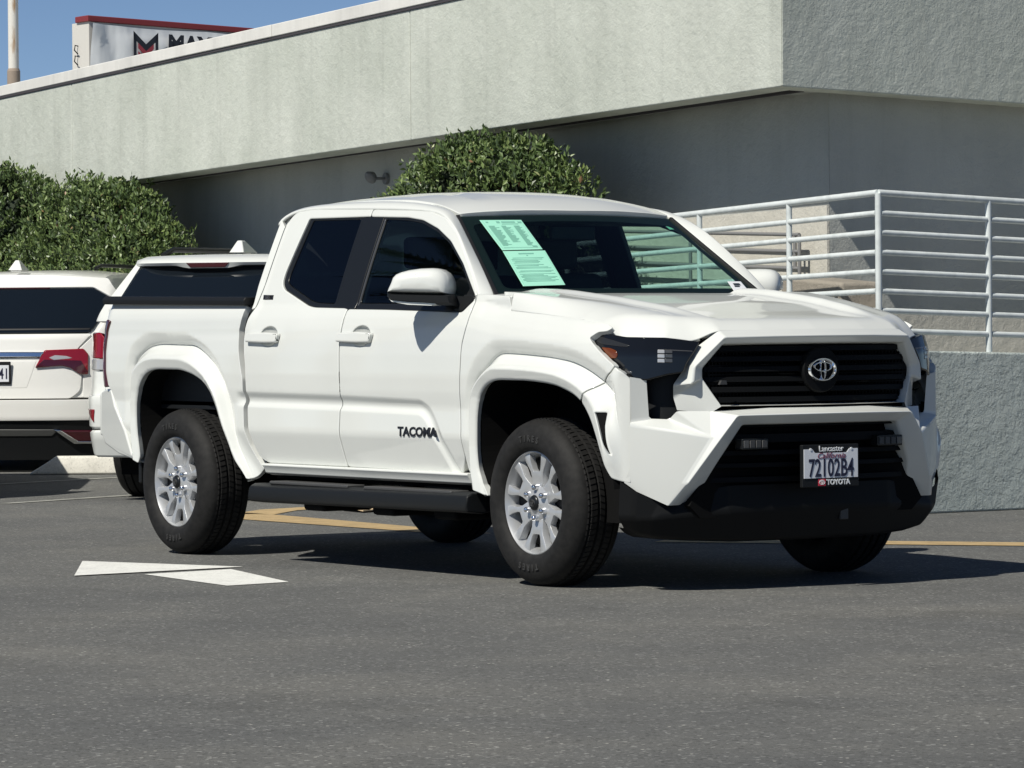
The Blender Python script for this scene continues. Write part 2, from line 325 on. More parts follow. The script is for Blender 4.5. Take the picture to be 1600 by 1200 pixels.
def panel(name,parent,mt,outline,surf,out,step=.022,holes=(),feats=(),er=.006,ed=.004,depth=.03,flip=False):
    """a sheet cut along outline from surf(u,v)->points, rounded at its edges and given a return of the given depth"""
    loops=[]
    for i,P in enumerate([outline]+list(holes)):
        P=np.array(P,float)
        if (area(P)<0)!=(i>0): P=P[::-1]
        loops.append(resample(P,min(step*.7,.016)))
    pts=[];edges=[];tagO=[];onorm=[]
    for P in loops:
        I,on=inset(P,er)
        for arr,isO in ((P,True),(I,False)):
            k=len(pts); n=len(arr)
            for j in range(n): pts.append(tuple(arr[j])); edges.append((k+j,k+(j+1)%n)); tagO.append(isO); onorm.append(on[j])
    O=[tuple(p) for p in loops[0]]; H=[[tuple(p) for p in q] for q in loops[1:]]
    lo=loops[0].min(0); hi=loops[0].max(0)
    def good(X,Z,mg):
        ok=sdist(X,Z,O)<-mg
        for h in H: ok&=sdist(X,Z,h)>mg
        return ok
    gx,gz=np.meshgrid(np.arange(lo[0],hi[0],step),np.arange(lo[1],hi[1],step))
    gx=gx+np.where((np.arange(gx.shape[0])%2)[:,None]==1,step/2,0)
    ok=good(gx.ravel(),gz.ravel(),er+step*.35)
    G=np.stack([gx.ravel()[ok],gz.ravel()[ok]],1)
    FP=[]
    for fl in feats:
        fl=np.array(fl,float); q=[]
        for i in range(len(fl)-1):
            L=np.linalg.norm(fl[i+1]-fl[i]); k=max(1,int(L/(step*.8)))
            for j in range(k): q.append(fl[i]+(fl[i+1]-fl[i])*j/k)
        q=np.array(q+[fl[-1]]); inn=good(q[:,0],q[:,1],er*1.5); prev=None
        for j in range(len(q)):
            if inn[j]:
                pts.append(tuple(q[j])); tagO.append(False); onorm.append((0,0)); FP.append(q[j])
                if prev is not None: edges.append((prev,len(pts)-1))
                prev=len(pts)-1
            else: prev=None
    if len(FP) and len(G):
        FPa=np.array(FP); dm=np.full(len(G),9.)
        for c in range(0,len(FPa),200): dm=np.minimum(dm,np.sqrt(((G[:,None,:]-FPa[None,c:c+200,:])**2).sum(2)).min(1))
        G=G[dm>step*.45]
    nb=len(pts)
    allp=[Vector(p) for p in pts]+[Vector((a_,b_)) for a_,b_ in G]
    v,e,fc,ov,oe,of=delaunay_2d_cdt(allp,edges,[],0,1e-6)
    v=np.array([(a_[0],a_[1]) for a_ in v])
    ct=np.array([v[list(q)].mean(0) for q in fc]); keep=good(ct[:,0],ct[:,1],-1e-7)
    fc=[q for q,k in zip(fc,keep) if k]
    isO=np.zeros(len(v),bool); on=np.zeros((len(v),2))
    for i,q in enumerate(ov):
        for s_ in q:
            if s_<nb and tagO[s_]: isO[i]=True; on[i]=onorm[s_]
    h=.003
    P=surf(v[:,0],v[:,1]); du=surf(v[:,0]+h,v[:,1])-surf(v[:,0]-h,v[:,1]); dv=surf(v[:,0],v[:,1]+h)-surf(v[:,0],v[:,1]-h)
    N=np.cross(du,dv); N/=np.linalg.norm(N,axis=1)[:,None]+1e-12
    outv=out(P) if callable(out) else np.array(out)[None,:]
    sg=np.sign((N*outv).sum(1)); sg[sg==0]=1; N*=sg[:,None]
    T=du/(2*h)*on[:,:1]+dv/(2*h)*on[:,1:]; T/=np.linalg.norm(T,axis=1)[:,None]+1e-12
    Po=P.copy(); Po[isO]-=N[isO]*ed
    NN=N.copy(); q=N[isO]*.6+T[isO]*.8; NN[isO]=q/np.linalg.norm(q,axis=1)[:,None]
    V=[tuple(x) for x in Po]; NL=[tuple(x) for x in NN]; Fl=[]
    for q in fc:
        a_,b_,c_=q[0],q[1],q[2]; nn=np.cross(Po[b_]-Po[a_],Po[c_]-Po[a_])
        Fl.append(tuple(q) if nn@N[a_]>=0 else tuple(q)[::-1])
    # skirt
    if depth:
        from collections import Counter
        cnt={}
        for q in Fl:
            for i in range(len(q)):
                a_,b_=q[i],q[(i+1)%len(q)]; cnt[(a_,b_)]=1
        bd=[(a_,b_) for (a_,b_) in cnt if (b_,a_) not in cnt]
        idx={}
        for a_,b_ in bd:
            for i in (a_,b_):
                if i not in idx:
                    idx[i]=(len(V),len(V)+1); V.append(V[i]); NL.append(tuple(T[i])); V.append(tuple(Po[i]-N[i]*depth)); NL.append(tuple(T[i]))
        for a_,b_ in bd: Fl.append((idx[b_][0],idx[a_][0],idx[a_][1],idx[b_][1]))
    return obj(name,V,Fl,mt,parent,normals=NL)
def side(s,off=0.):
    def S(X,Z): return np.stack([X,s*(f(X,Z)+off),Z],1)
    return S
# ------------------------------------------------------------ the pickup truck (front axle at the origin, nose along +x)
TR=empty('pickup_truck'); tag(TR,'white crew cab pickup truck with black grille and green price sheets in the windshield','pickup truck')
YZ=(0,-1,0)
def outy(s): return (0,s,.25)
rd=[(-2.555,1.285),(-2.580,1.235),(-2.605,1.166),(-2.597,1.069),(-2.578,.994),(-2.578,.834),(-2.576,.769),(-2.564,.679),(-2.541,.588),(-2.509,.523),(-2.44,.499),(-1.676,.499),
    (-1.678,.631),(-1.676,.769),(-1.674,.819),(-1.664,.85),(-1.662,.997),(-1.668,1.119),(-1.664,1.172),(-1.668,1.274),
    (-1.70,1.279),(-1.997,1.285),(-2.08,1.298),(-2.345,1.377),(-2.384,1.407),(-2.386,1.456),(-2.325,1.736),(-1.735,1.730),(-1.735,1.765),(-2.32,1.782),(-2.47,1.772),(-2.510,1.745),(-2.530,1.70),(-2.538,1.40)]
fd=[(-1.660,1.274),(-1.655,1.172),(-1.660,1.119),(-1.654,.997),(-1.656,.85),(-1.666,.819),(-1.668,.769),(-1.670,.631),(-1.668,.499),(-.640,.491),(-.590,.560),(-.586,.70),(-.594,.795),(-.587,.879),(-.576,1.001),(-.571,1.091),(-.549,1.186),(-.545,1.254),(-.560,1.345),
    (-.635,1.425),(-.872,1.622),(-1.026,1.703),(-1.175,1.738),(-1.385,1.750),(-1.728,1.764),(-1.728,1.729),(-1.38,1.716),(-1.232,1.699),(-1.07,1.654),(-.918,1.590),(-.750,1.481),(-.575,1.335),(-.552,1.318),(-.618,1.250),(-1.3,1.268)]
frs=[.02,.05,.06,.05,.05,.05,.03,.03,.04,.05,.05,.005,.03,.03,.02,.02,.03,.03,.03,.004,.01,.08,.06,.05,.03,.03,.015,.004,.004,.06,.05,.04,.05,.05]
GRF=[p for p in GR]
def offs(P,d):
    P=np.array(P); t=np.gradient(P,axis=0); t/=np.linalg.norm(t,axis=1)[:,None]; return [tuple(q) for q in P+np.stack([-t[:,1],t[:,0]],1)*d]
gf=[GR]+[offs(GR,d) for d in (.009,.018,.027,.036,.046,-.008,-.016,-.024,-.032,-.041)]
crease=[[(-2.75,.665),(-.3,.665)]]
def arcf(A,B,C,r):
    out=[B,C]
    A_=resample(A,.02)[:-20] if False else None
    return out
af=[b for a,b,c in ARCH]+[c for a,b,c in ARCH]
def iso(A,B,C,lv):
    P=resample([tuple(p) for p in A],.015); P=P[:np.argmin(np.hypot(*(P-np.array(A[-1])).T))]; t=np.gradient(P,axis=0); t/=np.linalg.norm(t,axis=1)[:,None]; n=np.stack([-t[:,1],t[:,0]],1); out=[]
    ds=np.linspace(.002,.26,130)
    for p,q in zip(P,n):
        X=p[0]+q[0]*ds;Z=p[1]+q[1]*ds; dA=sdist(X,Z,A);dB=sdist(X,Z,B);dC=sdist(X,Z,C)
        v=np.where(dB<0,dA/np.maximum(dA-dB,1e-4),1+np.where(dC<0,dB/np.maximum(dB-dC,1e-4),1)); i=np.argmax(v>lv)
        if v[i]>lv: out.append((X[i],Z[i]))
    return out
def midline(A,B,t):
    A=np.array(A);B=np.array(B)
    def rs(P,n=60):
        d=np.r_[0,np.cumsum(np.linalg.norm(np.diff(P,axis=0),axis=1))]; u=np.linspace(0,d[-1],n); return np.stack([np.interp(u,d,P[:,0]),np.interp(u,d,P[:,1])],1)
    a=rs(A);b=rs(B); return [tuple(q) for q in a*(1-t)+b*t]
af+=[iso(a,b,c,lv) for a,b,c in ARCH for lv in (.12,.38,.48,.58,.70,.82,.90,.945,.97,1.03,1.07,1.12,1.3,1.6)]
bedo=[(-4.115,1.322),(-2.622,1.302),(-2.634,1.241),(-2.658,1.17),(-2.647,1.069),(-2.627,.994),(-2.606,.926),(-2.612,.834),(-2.616,.769),(-2.606,.678),(-2.580,.587),(-2.545,.522),(-2.50,.468),(-2.535,.45),(-2.57,.423),(-2.60,.416)]
ra=[(x,z) for x,z in fillet(RA,.05,3,False) if z>.425][::-1]
bedo=bedo+[q for q in ra if q[0]<-2.59]
bedo=[q for q in bedo]+[(-3.69,.47),(-3.80,.52),(-3.87,.64),(-3.99,.78),(-4.035,.86),(-4.085,.90),(-4.125,1.0),(-4.135,1.12)]
bump_s=[(-3.685,.465),(-3.79,.515),(-3.86,.635),(-3.98,.775),(-4.03,.858),(-4.12,.865),(-4.20,.80),(-4.20,.62),(-4.10,.55),(-3.70,.44)]
fa=[(x,z) for x,z in fillet(FA,.05,3,False)]
fend=[(-.545,1.328),(-.44,1.330),(-.27,1.322),(-.245,1.254),(.023,1.236),(.322,1.212),(.503,1.190),(.545,1.172),(.525,1.158),(.47,1.154),(.432,1.128),(.628,1.003),(.60,.975),(.515,.925),(.479,.900),(.432,.853)]
fend+= [q for q in fa[::-1] if q[0]<.43 and q[1]>.40]
fend+= [(-.330,.40),(-.40,.42),(-.50,.445),(-.56,.455),(-.583,.52),(-.578,.70),(-.586,.795),(-.579,.879),(-.568,1.001),(-.563,1.091),(-.541,1.186),(-.537,1.254)]
bsd=[(.632,1.000),(.604,.972),(.519,.922),(.483,.897),(.436,.850)]+[q for q in fa if q[0]>.436 and q[1]>.49]+[(.668,.492),(.692,.485),(.693,.60),(.693,.75),(.693,.945),(.668,.975)]
def dish_(x0): return [(x0+.185+.088*math.cos(t),1.140+.052*math.sin(t)) for t in np.linspace(0,2*math.pi,37)[:-1]]
for s in (-1,1):
    S=side(s)
    o=panel('rear_door',TR,M['white'],fillet(rd,frs),S,outy(s),feats=gf+crease,holes=[dish_(-2.54)])
    R1=o
    o=panel('front_door',TR,M['white'],fillet(fd,.02),S,outy(s),feats=gf+crease,holes=[dish_(-1.655)]); R2=o
    panel('bed_side',TR,M['white'],fillet(bedo,.012,3),S,outy(s),feats=af,step=.0145,er=.004,ed=.002)
    panel('fender',TR,M['white'],fillet(fend,.01,3),S,outy(s),feats=af,step=.0145,er=.004,ed=.002)
    panel('bumper_side',TR,M['white'],fillet(bsd,.008,2),S,outy(s),feats=af,step=.016,holes=[fillet([(.545,.800),(.590,.800),(.600,.74),(.637,.612)],.006,2)])
    panel('fender_vent',TR,M['under'],[(.53,.815),(.60,.815),(.645,.60),(.60,.60)],side(s,-.012),outy(s),step=.03)
    # cab corner strip behind the rear door
    panel('cab_corner',TR,M['white'],[(-2.575,1.28),(-2.580,1.40),(-2.570,1.735),(-2.533,1.70),(-2.541,1.40),(-2.558,1.285)],S,outy(s),step=.03,er=.003,ed=.002)
    panel('cab_bed_gap',TR,M['gapd'],[(-2.63,1.29),(-2.57,1.29),(-2.60,1.166),(-2.57,1.0),(-2.56,.8),(-2.55,.68),(-2.50,.53),(-2.43,.47),(-2.47,.45),(-2.52,.50),(-2.60,.68),(-2.62,.95),(-2.66,1.17)],side(s,-.07),outy(s),step=.04)  # dark sheet set in the open gap in place of its shade
    # windows: pillar, trim and glass
    wr=[(-2.386,1.456),(-2.325,1.737),(-1.80,1.731),(-1.80,1.277),(-1.997,1.284),(-2.08,1.297),(-2.345,1.376),(-2.384,1.406)]
    gr_=[(-2.345,1.455),(-2.292,1.725),(-1.825,1.718),(-1.825,1.300),(-1.99,1.305),(-2.06,1.318),(-2.31,1.395),(-2.343,1.415)]
    wf=[(-1.61,1.725),(-1.38,1.716),(-1.232,1.699),(-1.07,1.654),(-.918,1.590),(-.750,1.481),(-.575,1.335),(-.552,1.318),(-.618,1.250),(-1.3,1.268),(-1.61,1.272)]
    gf_=[(-1.585,1.712),(-1.38,1.702),(-1.24,1.685),(-1.08,1.640),(-.93,1.577),(-.765,1.470),(-.64,1.36),(-.68,1.295),(-1.3,1.297),(-1.585,1.300)]
    w=panel('rear_window',TR,M['blkg'],fillet(wr,.02),side(s,-.010),outy(s),holes=[fillet(gr_,.015)],er=.004,ed=.003,depth=.02,step=.03)
    panel('pane',w,M['privacy'],fillet(gr_,.015),side(s,-.016),outy(s),er=.003,ed=0,depth=0,step=.04)
    w=panel('front_window',TR,M['blkg'],fillet(wf,.02),side(s,-.010),outy(s),holes=[fillet(gf_,.015)],er=.004,ed=.003,depth=.02,step=.03)
    panel('pane',w,M['sideglass'],fillet(gf_,.015),side(s,-.016),outy(s),er=.003,ed=0,depth=0,step=.04)
    panel('door_pillar',TR,M['blkg'],[(-1.80,1.270),(-1.61,1.268),(-1.61,1.732),(-1.80,1.738)],side(s,-.007),outy(s),er=.004,ed=.003,step=.04)
    panel('window_channel',w,M['greylens'],[(-1.600,1.29),(-1.588,1.29),(-1.588,1.715),(-1.600,1.715)],side(s,-.0085),outy(s),er=.002,ed=.001,depth=.004,step=.04)
    # mirror sail
    # door handles
    for dr,x0 in ((R1,-2.54),(R2,-1.655)):
        # recess dish: a white concave bowl sits behind the handle
        cx,cz=x0+.185,1.143
        ell=[(cx+.085*math.cos(t)*(1),cz+.047*math.sin(t)) for t in np.linspace(0,2*math.pi,28)[:-1]]
        b=MB()
        yb=[s*(float(f(np.array([x0+dx]),np.array([1.145]))[0])) for dx in (.0,.15,.31)]
        pr=[(x0-.008,1.114),(x0+.18,1.109),(x0+.295,1.110),(x0+.308,1.156),(x0+.18,1.163),(x0-.008,1.158)]
        V=[];n=len(pr)
        prf=[(0,.0),(0.012,.010),(.030,.003),(.036,-.004)]
        y0=float(f(np.array([cx]),np.array([1.14]))[0])
        outl=fillet(pr,.012,3)
        hp=panel('handle',dr,M['white'],outl,side(s,.030),outy(s),step=.02,er=.010,ed=.010,depth=.016)
        dish=panel('handle_recess',dr,M['white'],[(cx+(x-cx)*1.02,1.140+(z-1.140)*1.02) for x,z in dish_(x0)],lambda X,Z,cx=cx,s=s: np.stack([X,s*(f(X,Z)-.003-.030*np.clip(1-((X-cx)/.088)**2-((Z-1.140)/.052)**2,0,1)**.7),Z],1),outy(s),step=.010,er=.003,ed=0,depth=0)
        for xx in (x0+.02,x0+.27):
            post=MB(); post.box((xx,s*(y0-.005) if s>0 else -(y0+.025),1.128),(xx+.03,(y0+.025) if s>0 else -(y0-.005),1.152))
            post.build('handle_post',M['blk'],dr)
# rocker panels
for s in (-1,1):
    prof=[(.893,.500),(.914,.499),(.918,.490),(.902,.470),(.895,.452),(.86,.44),(.80,.44),(.80,.50)]
    b=MB(); b.prism([(-2.455,s*y,z) for y,z in prof],(1.90,0,0)); b.build('rocker_panel',M['white'],TR,bevel=.004)
# rear bumper corners and tail lamps
for s in (-1,1):
    Vb=[(-3.690,s*.935,.470),(-3.80,s*.940,.520),(-3.87,s*.942,.640),(-3.985,s*.944,.775),(-4.04,s*.935,.858),(-4.13,s*.915,.862),(-4.27,s*.87,.845),(-4.30,s*.86,.62),(-4.20,s*.89,.56),(-4.0,s*.91,.51)]
    b=MB(); b.prism(Vb,(0,-s*.12,0)); b.build('rear_bumper_corner',M['white'],TR,bevel=.012,seg=2)
    tl=[(-4.040,1.228),(-4.075,1.172),(-4.090,1.06),(-4.086,.957),(-4.055,.872),(-4.10,.868),(-4.145,.957),(-4.15,1.05),(-4.135,1.165),(-4.085,1.240)]
    panel('tail_lamp',TR,M['lampdark'],fillet(tl,.01),side(s,.012),outy(s),step=.02,er=.006,ed=.006,depth=.05)
b=MB(); b.box((-4.32,-.86,.60),(-4.26,.86,.84)); b.build('rear_bumper',M['white'],TR,bevel=.02)
b=MB(); b.box((-4.24,-.84,.84),(-4.19,.84,1.30)); b.build('tailgate',M['white'],TR,bevel=.012)
for s in (-1,1):
    b=MB(); b.box((-3.80,min(s*.60,s*.90),.36),(-3.77,max(s*.60,s*.90),.66)); b.build('mud_flap',M['blk'],TR,bevel=.008)
# bed rail caps, bed tub
for s in (-1,1):
    b=MB(); b.prism([(-4.14,s*.925,1.318),(-4.14,s*.928,1.345),(-4.14,s*.915,1.362),(-4.14,s*.80,1.362),(-4.14,s*.80,1.318)],(1.535,0,-.020)); b.build('bed_rail_cap',M['blk'],TR,bevel=.006)
    b=MB(); b.box((-4.19,s*.80 if s<0 else .78,.78),(-2.62,s*.78 if s<0 else .80,1.34)); b.build('bed_wall',M['blk'],TR)
b=MB(); b.box((-4.19,-.80,.76),(-2.62,.80,.80)); b.build('bed_floor',M['blk'],TR)
b=MB(); b.box((-2.66,-.86,.78),(-2.62,.86,1.31)); b.build('bed_front_wall',M['white'],TR)
# ---------------------------------------------------------------- cab top
ZX=np.array([-2.66,-2.60,-2.3,-1.9,-1.5,-1.25,-1.1,-.95]); ZR=np.array([1.800,1.832,1.852,1.860,1.852,1.826,1.790,1.735])
_xx=np.linspace(-2.66,-.95,343); _zz=np.interp(_xx,ZX,ZR); _kk=np.ones(41)/41; _zz=np.convolve(np.pad(_zz,20,mode='reflect',reflect_type='odd'),_kk,'valid')
def roofz(X,Y):
    a=np.abs(Y); rib=.006*(ss(.30,.34,a)-ss(.40,.44,a))*ss(-1.15,-1.35,X)
    return np.interp(X,_xx,_zz)-.047*(a/.62)**2.6-rib
def roofS(X,Y): return np.stack([X,Y,roofz(X,Y)],1)
ro=[(-1.055,-.622),(-1.01,-.42),(-.985,-.2),(-.977,0),(-.985,.2),(-1.01,.42),(-1.055,.622),(-1.14,.622),(-2.45,.602),(-2.60,.575),(-2.63,.4),(-2.64,0),(-2.63,-.4),(-2.60,-.575),(-2.45,-.602),(-1.14,-.622)]
panel('roof',TR,M['white'],fillet(ro,.02),roofS,(0,0,1),step=.04,feats=[[(-2.5,q),(-1.2,q)] for q in (-.44,-.40,-.34,-.30,.30,.34,.40,.44)],er=.005,ed=.003)
def rz(x,y): return float(roofz(np.array([x]),np.array([y]))[0])
def fy(x,z): return float(f(np.array([x]),np.array([z]))[0])
st=[((-.548,1.325),(-.512,.778,1.325)),((-.556,1.345),(-.53,.772,1.345)),((-.631,1.428),(-.648,.738,1.432)),((-.75,1.528),(-.785,.703,1.528)),((-.868,1.625),(-.905,.672,1.612)),((-.95,1.672),(-.985,.651,1.668)),
    ((-1.024,1.706),(-1.050,.634,1.714)),((-1.10,1.726),(-1.11,.626,rz(-1.11,.626))),((-1.175,1.741),(-1.17,.625,rz(-1.17,.625))),((-1.385,1.753),(-1.385,.622,rz(-1.385,.622))),((-1.725,1.767),(-1.725,.617,rz(-1.725,.617))),((-2.1,1.778),(-2.1,.610,rz(-2.1,.61))),
    ((-2.32,1.785),(-2.32,.606,rz(-2.32,.606))),((-2.475,1.777),(-2.45,.604,rz(-2.45,.604))),((-2.535,1.765),(-2.57,.590,rz(-2.57,.59))),((-2.585,1.735),(-2.62,.57,rz(-2.62,.57))),((-2.592,1.700),(-2.635,.56,1.765))]
for s in (-1,1):
    V=[];F_=[];NP=7
    for (ox,oz),(ix,iy,iz) in st:
        A=np.array([ox,fy(ox,oz)-.001,oz]);B=np.array([ix,iy,iz-.001])
        top=oz>1.70
        Mid=np.array([(ox+ix)/2,0,0])
        # control point: straight up from the door frame, level with the roof edge
        C=A*.45+B*.55+np.array([.012*(0 if top else 1),.016,.018 if top else .004])
        if ox<-2.50: C=A*.5+B*.5+np.array([-.02,.02,.01])
        for k in range(NP):
            t=k/(NP-1); q=(1-t)**2*A+2*t*(1-t)*C+t*t*B; V.append((q[0],s*q[1],q[2]))
    for i in range(len(st)-1):
        for k in range(NP-1):
            q=(i*NP+k,(i+1)*NP+k,(i+1)*NP+k+1,i*NP+k+1); F_.append(q if s>0 else q[::-1])
    o=obj('roof_rail',V,F_,M['white'],TR,smooth=True); m_=o.modifiers.new('s','SOLIDIFY'); m_.thickness=.02; m_.offset=-1
    m_=o.modifiers.new('u','SUBSURF'); m_.levels=1; m_.render_levels=1
    # rear roof corner spoiler lip
b=MB(); b.prism([(-2.56,-.60,1.70),(-2.625,-.60,1.715),(-2.635,-.60,1.765),(-2.60,-.60,1.775),(-2.52,-.60,1.775)],(0,1.20,0)); b.build('rear_roof_lip',M['white'],TR,bevel=.01)
b=MB(); b.prism([(-2.575,-.83,1.27),(-2.575,.83,1.27),(-2.575,.80,1.40),(-2.575,.68,1.74),(-2.575,-.68,1.74),(-2.575,-.80,1.40)],(.02,0,0)); b.build('cab_back',M['white'],TR)
# windshield
BW=np.array([-.515,.768,1.300]);TW=np.array([-1.053,.627,1.717])
B0=np.array([-.515,.768,1.339])
def wsS(U,Vv):
    U=np.asarray(U,float);Vv=np.asarray(Vv,float); P=B0[None,:]+(TW-B0)[None,:]*Vv[:,None]; k=(1-U*U)
    return np.stack([P[:,0]+(.10-.02*Vv)*k,P[:,1]*U,P[:,2]+.012*Vv*k],1)
def wsO(d):
    def S(U,Vv): return wsS(U,Vv)+np.array([.57,0,.82])[None,:]*d
    return S
w=panel('windshield',TR,M['glass'],[(-1.0,-.10),(1.0,-.10),(1.0,1.0),(.5,1.0),(0,1.0),(-.5,1.0),(-1,1.0)],wsO(-.006),(1,0,.6),step=.07,er=.01,ed=0,depth=0)
# frit band round the glass
panel('glass_border',w,M['seal'],[(-1.012,-.10),(1.012,-.10),(1.012,1.012),(0,1.012),(-1.012,1.012)],wsO(-.012),(1,0,.6),step=.05,er=.008,ed=0,depth=.0,holes=[fillet([(-.925,.075),(.925,.075),(.918,.90),(.3,.925),(-.3,.925),(-.918,.90)],.06,4)])
for s in (-1,1):
    panel('windshield_moulding',w,M['seal'],[(s*.995,-.05),(s*1.022,-.05),(s*1.022,1.0),(s*.995,1.0)],wsO(.004),(1,0,.6),step=.06,er=.004,ed=.002,depth=.02)
# price sheets and stickers (flat print on the inside of the glass)
def sheet(name,quad,mt,parent,off,lab=None):
    o=panel(name,parent,mt,quad,wsO(off),(1,0,.6),step=.05,er=.004,ed=0,depth=0)
    if lab: o['label']=lab
    return o
def bil(q,a,b_): 
    q=np.array(q); return tuple((q[0]*(1-a)+q[1]*a)*(1-b_)+(q[3]*(1-a)+q[2]*a)*b_)
s1=[(-.862,.925),(-.527,.916),(-.513,.538),(-.817,.532)]; s2=[(-.817,.521),(-.502,.524),(-.523,.091),(-.813,.077)]
rng=random.Random(4)
for q,kind in ((s1,0),(s2,1)):
    S_=sheet('price_sheet',q,M['sheet'],TR,.001,'upper green price sheet' if kind==0 else 'lower green price sheet')
    def rect(a0,a1,b0,b1,mt,nm='print_line'):
        return sheet(nm,[bil(q,a0,b0),bil(q,a1,b0),bil(q,a1,b1),bil(q,a0,b1)],mt,S_,.0022)
    # thin frame line
    V=[];Fq=[]
    def addq(a0,a1,b0,b1):
        k=len(V); P=np.array([bil(q,a0,b0),bil(q,a1,b0),bil(q,a1,b1),bil(q,a0,b1)]); W_=wsS(P[:,0],P[:,1])+np.array([.57,0,.82])*.0022
        V.extend([tuple(x) for x in W_]); Fq.append((k,k+1,k+2,k+3))
    if kind==0:
        addq(.10,.16,.06,.10); addq(.35,.43,.05,.11); addq(.47,.80,.055,.095); addq(.86,.95,.06,.11); addq(.45,.85,.13,.15)
        for i in range(24):
            b0=.20+i*.028
            addq(.10,.10+rng.uniform(.12,.24),b0,b0+.013)
            if i<20: addq(.40,.40+rng.uniform(.10,.24),b0,b0+.012)
            addq(.70,.70+rng.uniform(.10,.2),b0,b0+.013)
        addq(.08,.92,.92,.935); addq(.80,.92,.87,.905)
        addq(.045,.05,.04,.96); addq(.95,.955,.04,.96)
    else:
        addq(.32,.68,.07,.10); addq(.48,.52,.13,.15)
        for i,b0 in enumerate([.20,.24,.28,.31,.345,.40,.43,.47,.50,.57,.60,.66,.69,.72,.75,.78,.81,.84,.87]):
            addq(.08 if i%3 else .13,rng.uniform(.62,.93),b0,b0+.013)
        addq(.04,.045,.04,.96); addq(.955,.96,.04,.96)
    o=obj('printed_text',V,Fq,M['ink'],S_)
o=sheet('sticker',[(.808,.137),(.942,.139),(.912,.011),(.768,.01)],M['paperw'],TR,.001,'small white sticker in the lower corner of the windshield')
V=[];Fq=[]; q=[(.808,.137),(.942,.139),(.912,.011),(.768,.01)]
addq(.28,.75,.20,.42); addq(.25,.62,.46,.58); obj('printed_text',V,Fq,M['inkdark'],o)
sheet('sticker',[(.86,.917),(.938,.92),(.946,.863),(.863,.857)],M['sheet'],TR,-.0132,'small pale sticker in the upper corner of the windshield')
# ---------------------------------------------------------------- hood
HX=np.array([-.6,-.52,-.2,.2,.55,.75,.87,.95]); HZ=np.array([1.349,1.348,1.337,1.296,1.246,1.215,1.196,1.180])
_hx=np.linspace(-.6,.95,311); _hz=np.convolve(np.pad(np.interp(_hx,HX,HZ),15,mode='reflect',reflect_type='odd'),np.ones(31)/31,'valid')
HFR=[(.59,-.845),(.665,-.79),(.75,-.715),(.868,-.515),(.905,-.3),(.925,0),(.905,.3),(.868,.515),(.75,.715),(.665,.79),(.59,.845)]
CRX=np.array([-.30,-.245,.023,.322,.503,.60]); CRZ=np.array([1.258,1.254,1.236,1.212,1.190,1.165]); CRY=f(CRX,CRZ)
def hoodz(X,Y):
    a=np.abs(Y); z=np.interp(X,_hx,_hz)
    yr=np.interp(X,[-.5,.3,.8],[.60,.545,.47]); fade=ss(.84,.45,X)*ss(-.56,-.40,X)
    inner=ss(.0,.055,yr-a); outer=ss(.0,.075,a-yr)
    z=z+fade*(.020*(1-inner)*(1-outer*.75)) - .010*fade*inner*(1)
    zc_=np.interp(X,CRX,CRZ); yc_=np.interp(X,CRX,CRY); wd=np.interp(X,[-.25,0.,.3,.55],[.034,.085,.18,.24]); q=np.clip((a-(yc_-wd))/wd,0,1.1); z=z-np.maximum(z-.007-zc_,0)*q**2
    z=z-.0*a
    d=sdist(X,Y,HFR,False); z=z-(.045+.045*ss(.50,.62,a))*np.maximum(1-d/.13,0)**2
    return z-.007*np.minimum(a/.6,1)**2
def hoodS(X,Y): return np.stack([X,Y,hoodz(X,Y)],1)
half=[(-.44,-.40),(-.49,-.70),(-.42,-.79),(-.285,-.81),(-.258,-(CRY[1]-.036)),(-.245,-CRY[1]-.001),(.023,-CRY[2]-.001),(.322,-CRY[3]-.001),(.503,-CRY[4]-.001),(.585,-.836),(.66,-.785),(.747,-.705),(.80,-.628),(.857,-.514),(.889,-.3),(.907,0)]
ho=[(-.42,0)]+half+[(x,-y) for x,y in half[:-1]][::-1]
panel('hood',TR,M['white'],ho,hoodS,(0,0,1),step=.024,feats=[[(x,s*np.interp(x,[-.5,.3,.8],[.60,.545,.47])+s*dd) for x in np.linspace(-.45,.84,40)] for s in (-1,1) for dd in (-.055,-.04,-.027,-.013,0,.018,.037,.056,.075)]+[[(x,s*(np.interp(x,CRX,CRY)-k*np.interp(x,[-.25,0.,.3,.55],[.034,.085,.18,.24]))) for x in np.linspace(-.25,.55,34)] for s in (-1,1) for k in (.2,.4,.6,.8,1.0,1.15)],er=.003,ed=.0015,depth=.02)
for s in (-1,1):   # cowl corner between hood and pillar
    V=[(-.545,s*.858,1.322),(-.268,s*.853,1.322),(-.268,s*.80,1.331),(-.40,s*.78,1.334),(-.52,s*.765,1.332),(-.55,s*.82,1.328)]
    b=MB(); b.prism([Vector(v) for v in V],(0,0,-.08)); b.build('cowl_corner',M['white'],TR,bevel=.008)
b=MB(); b.prism([(-.44,-.76,1.30),(-.30,-.4,1.30),(-.28,0,1.30),(-.30,.4,1.30),(-.44,.76,1.30),(-.60,.76,1.30),(-.60,-.76,1.30)],(0,0,-.03)); b.build('cowl',M['blk'],TR)
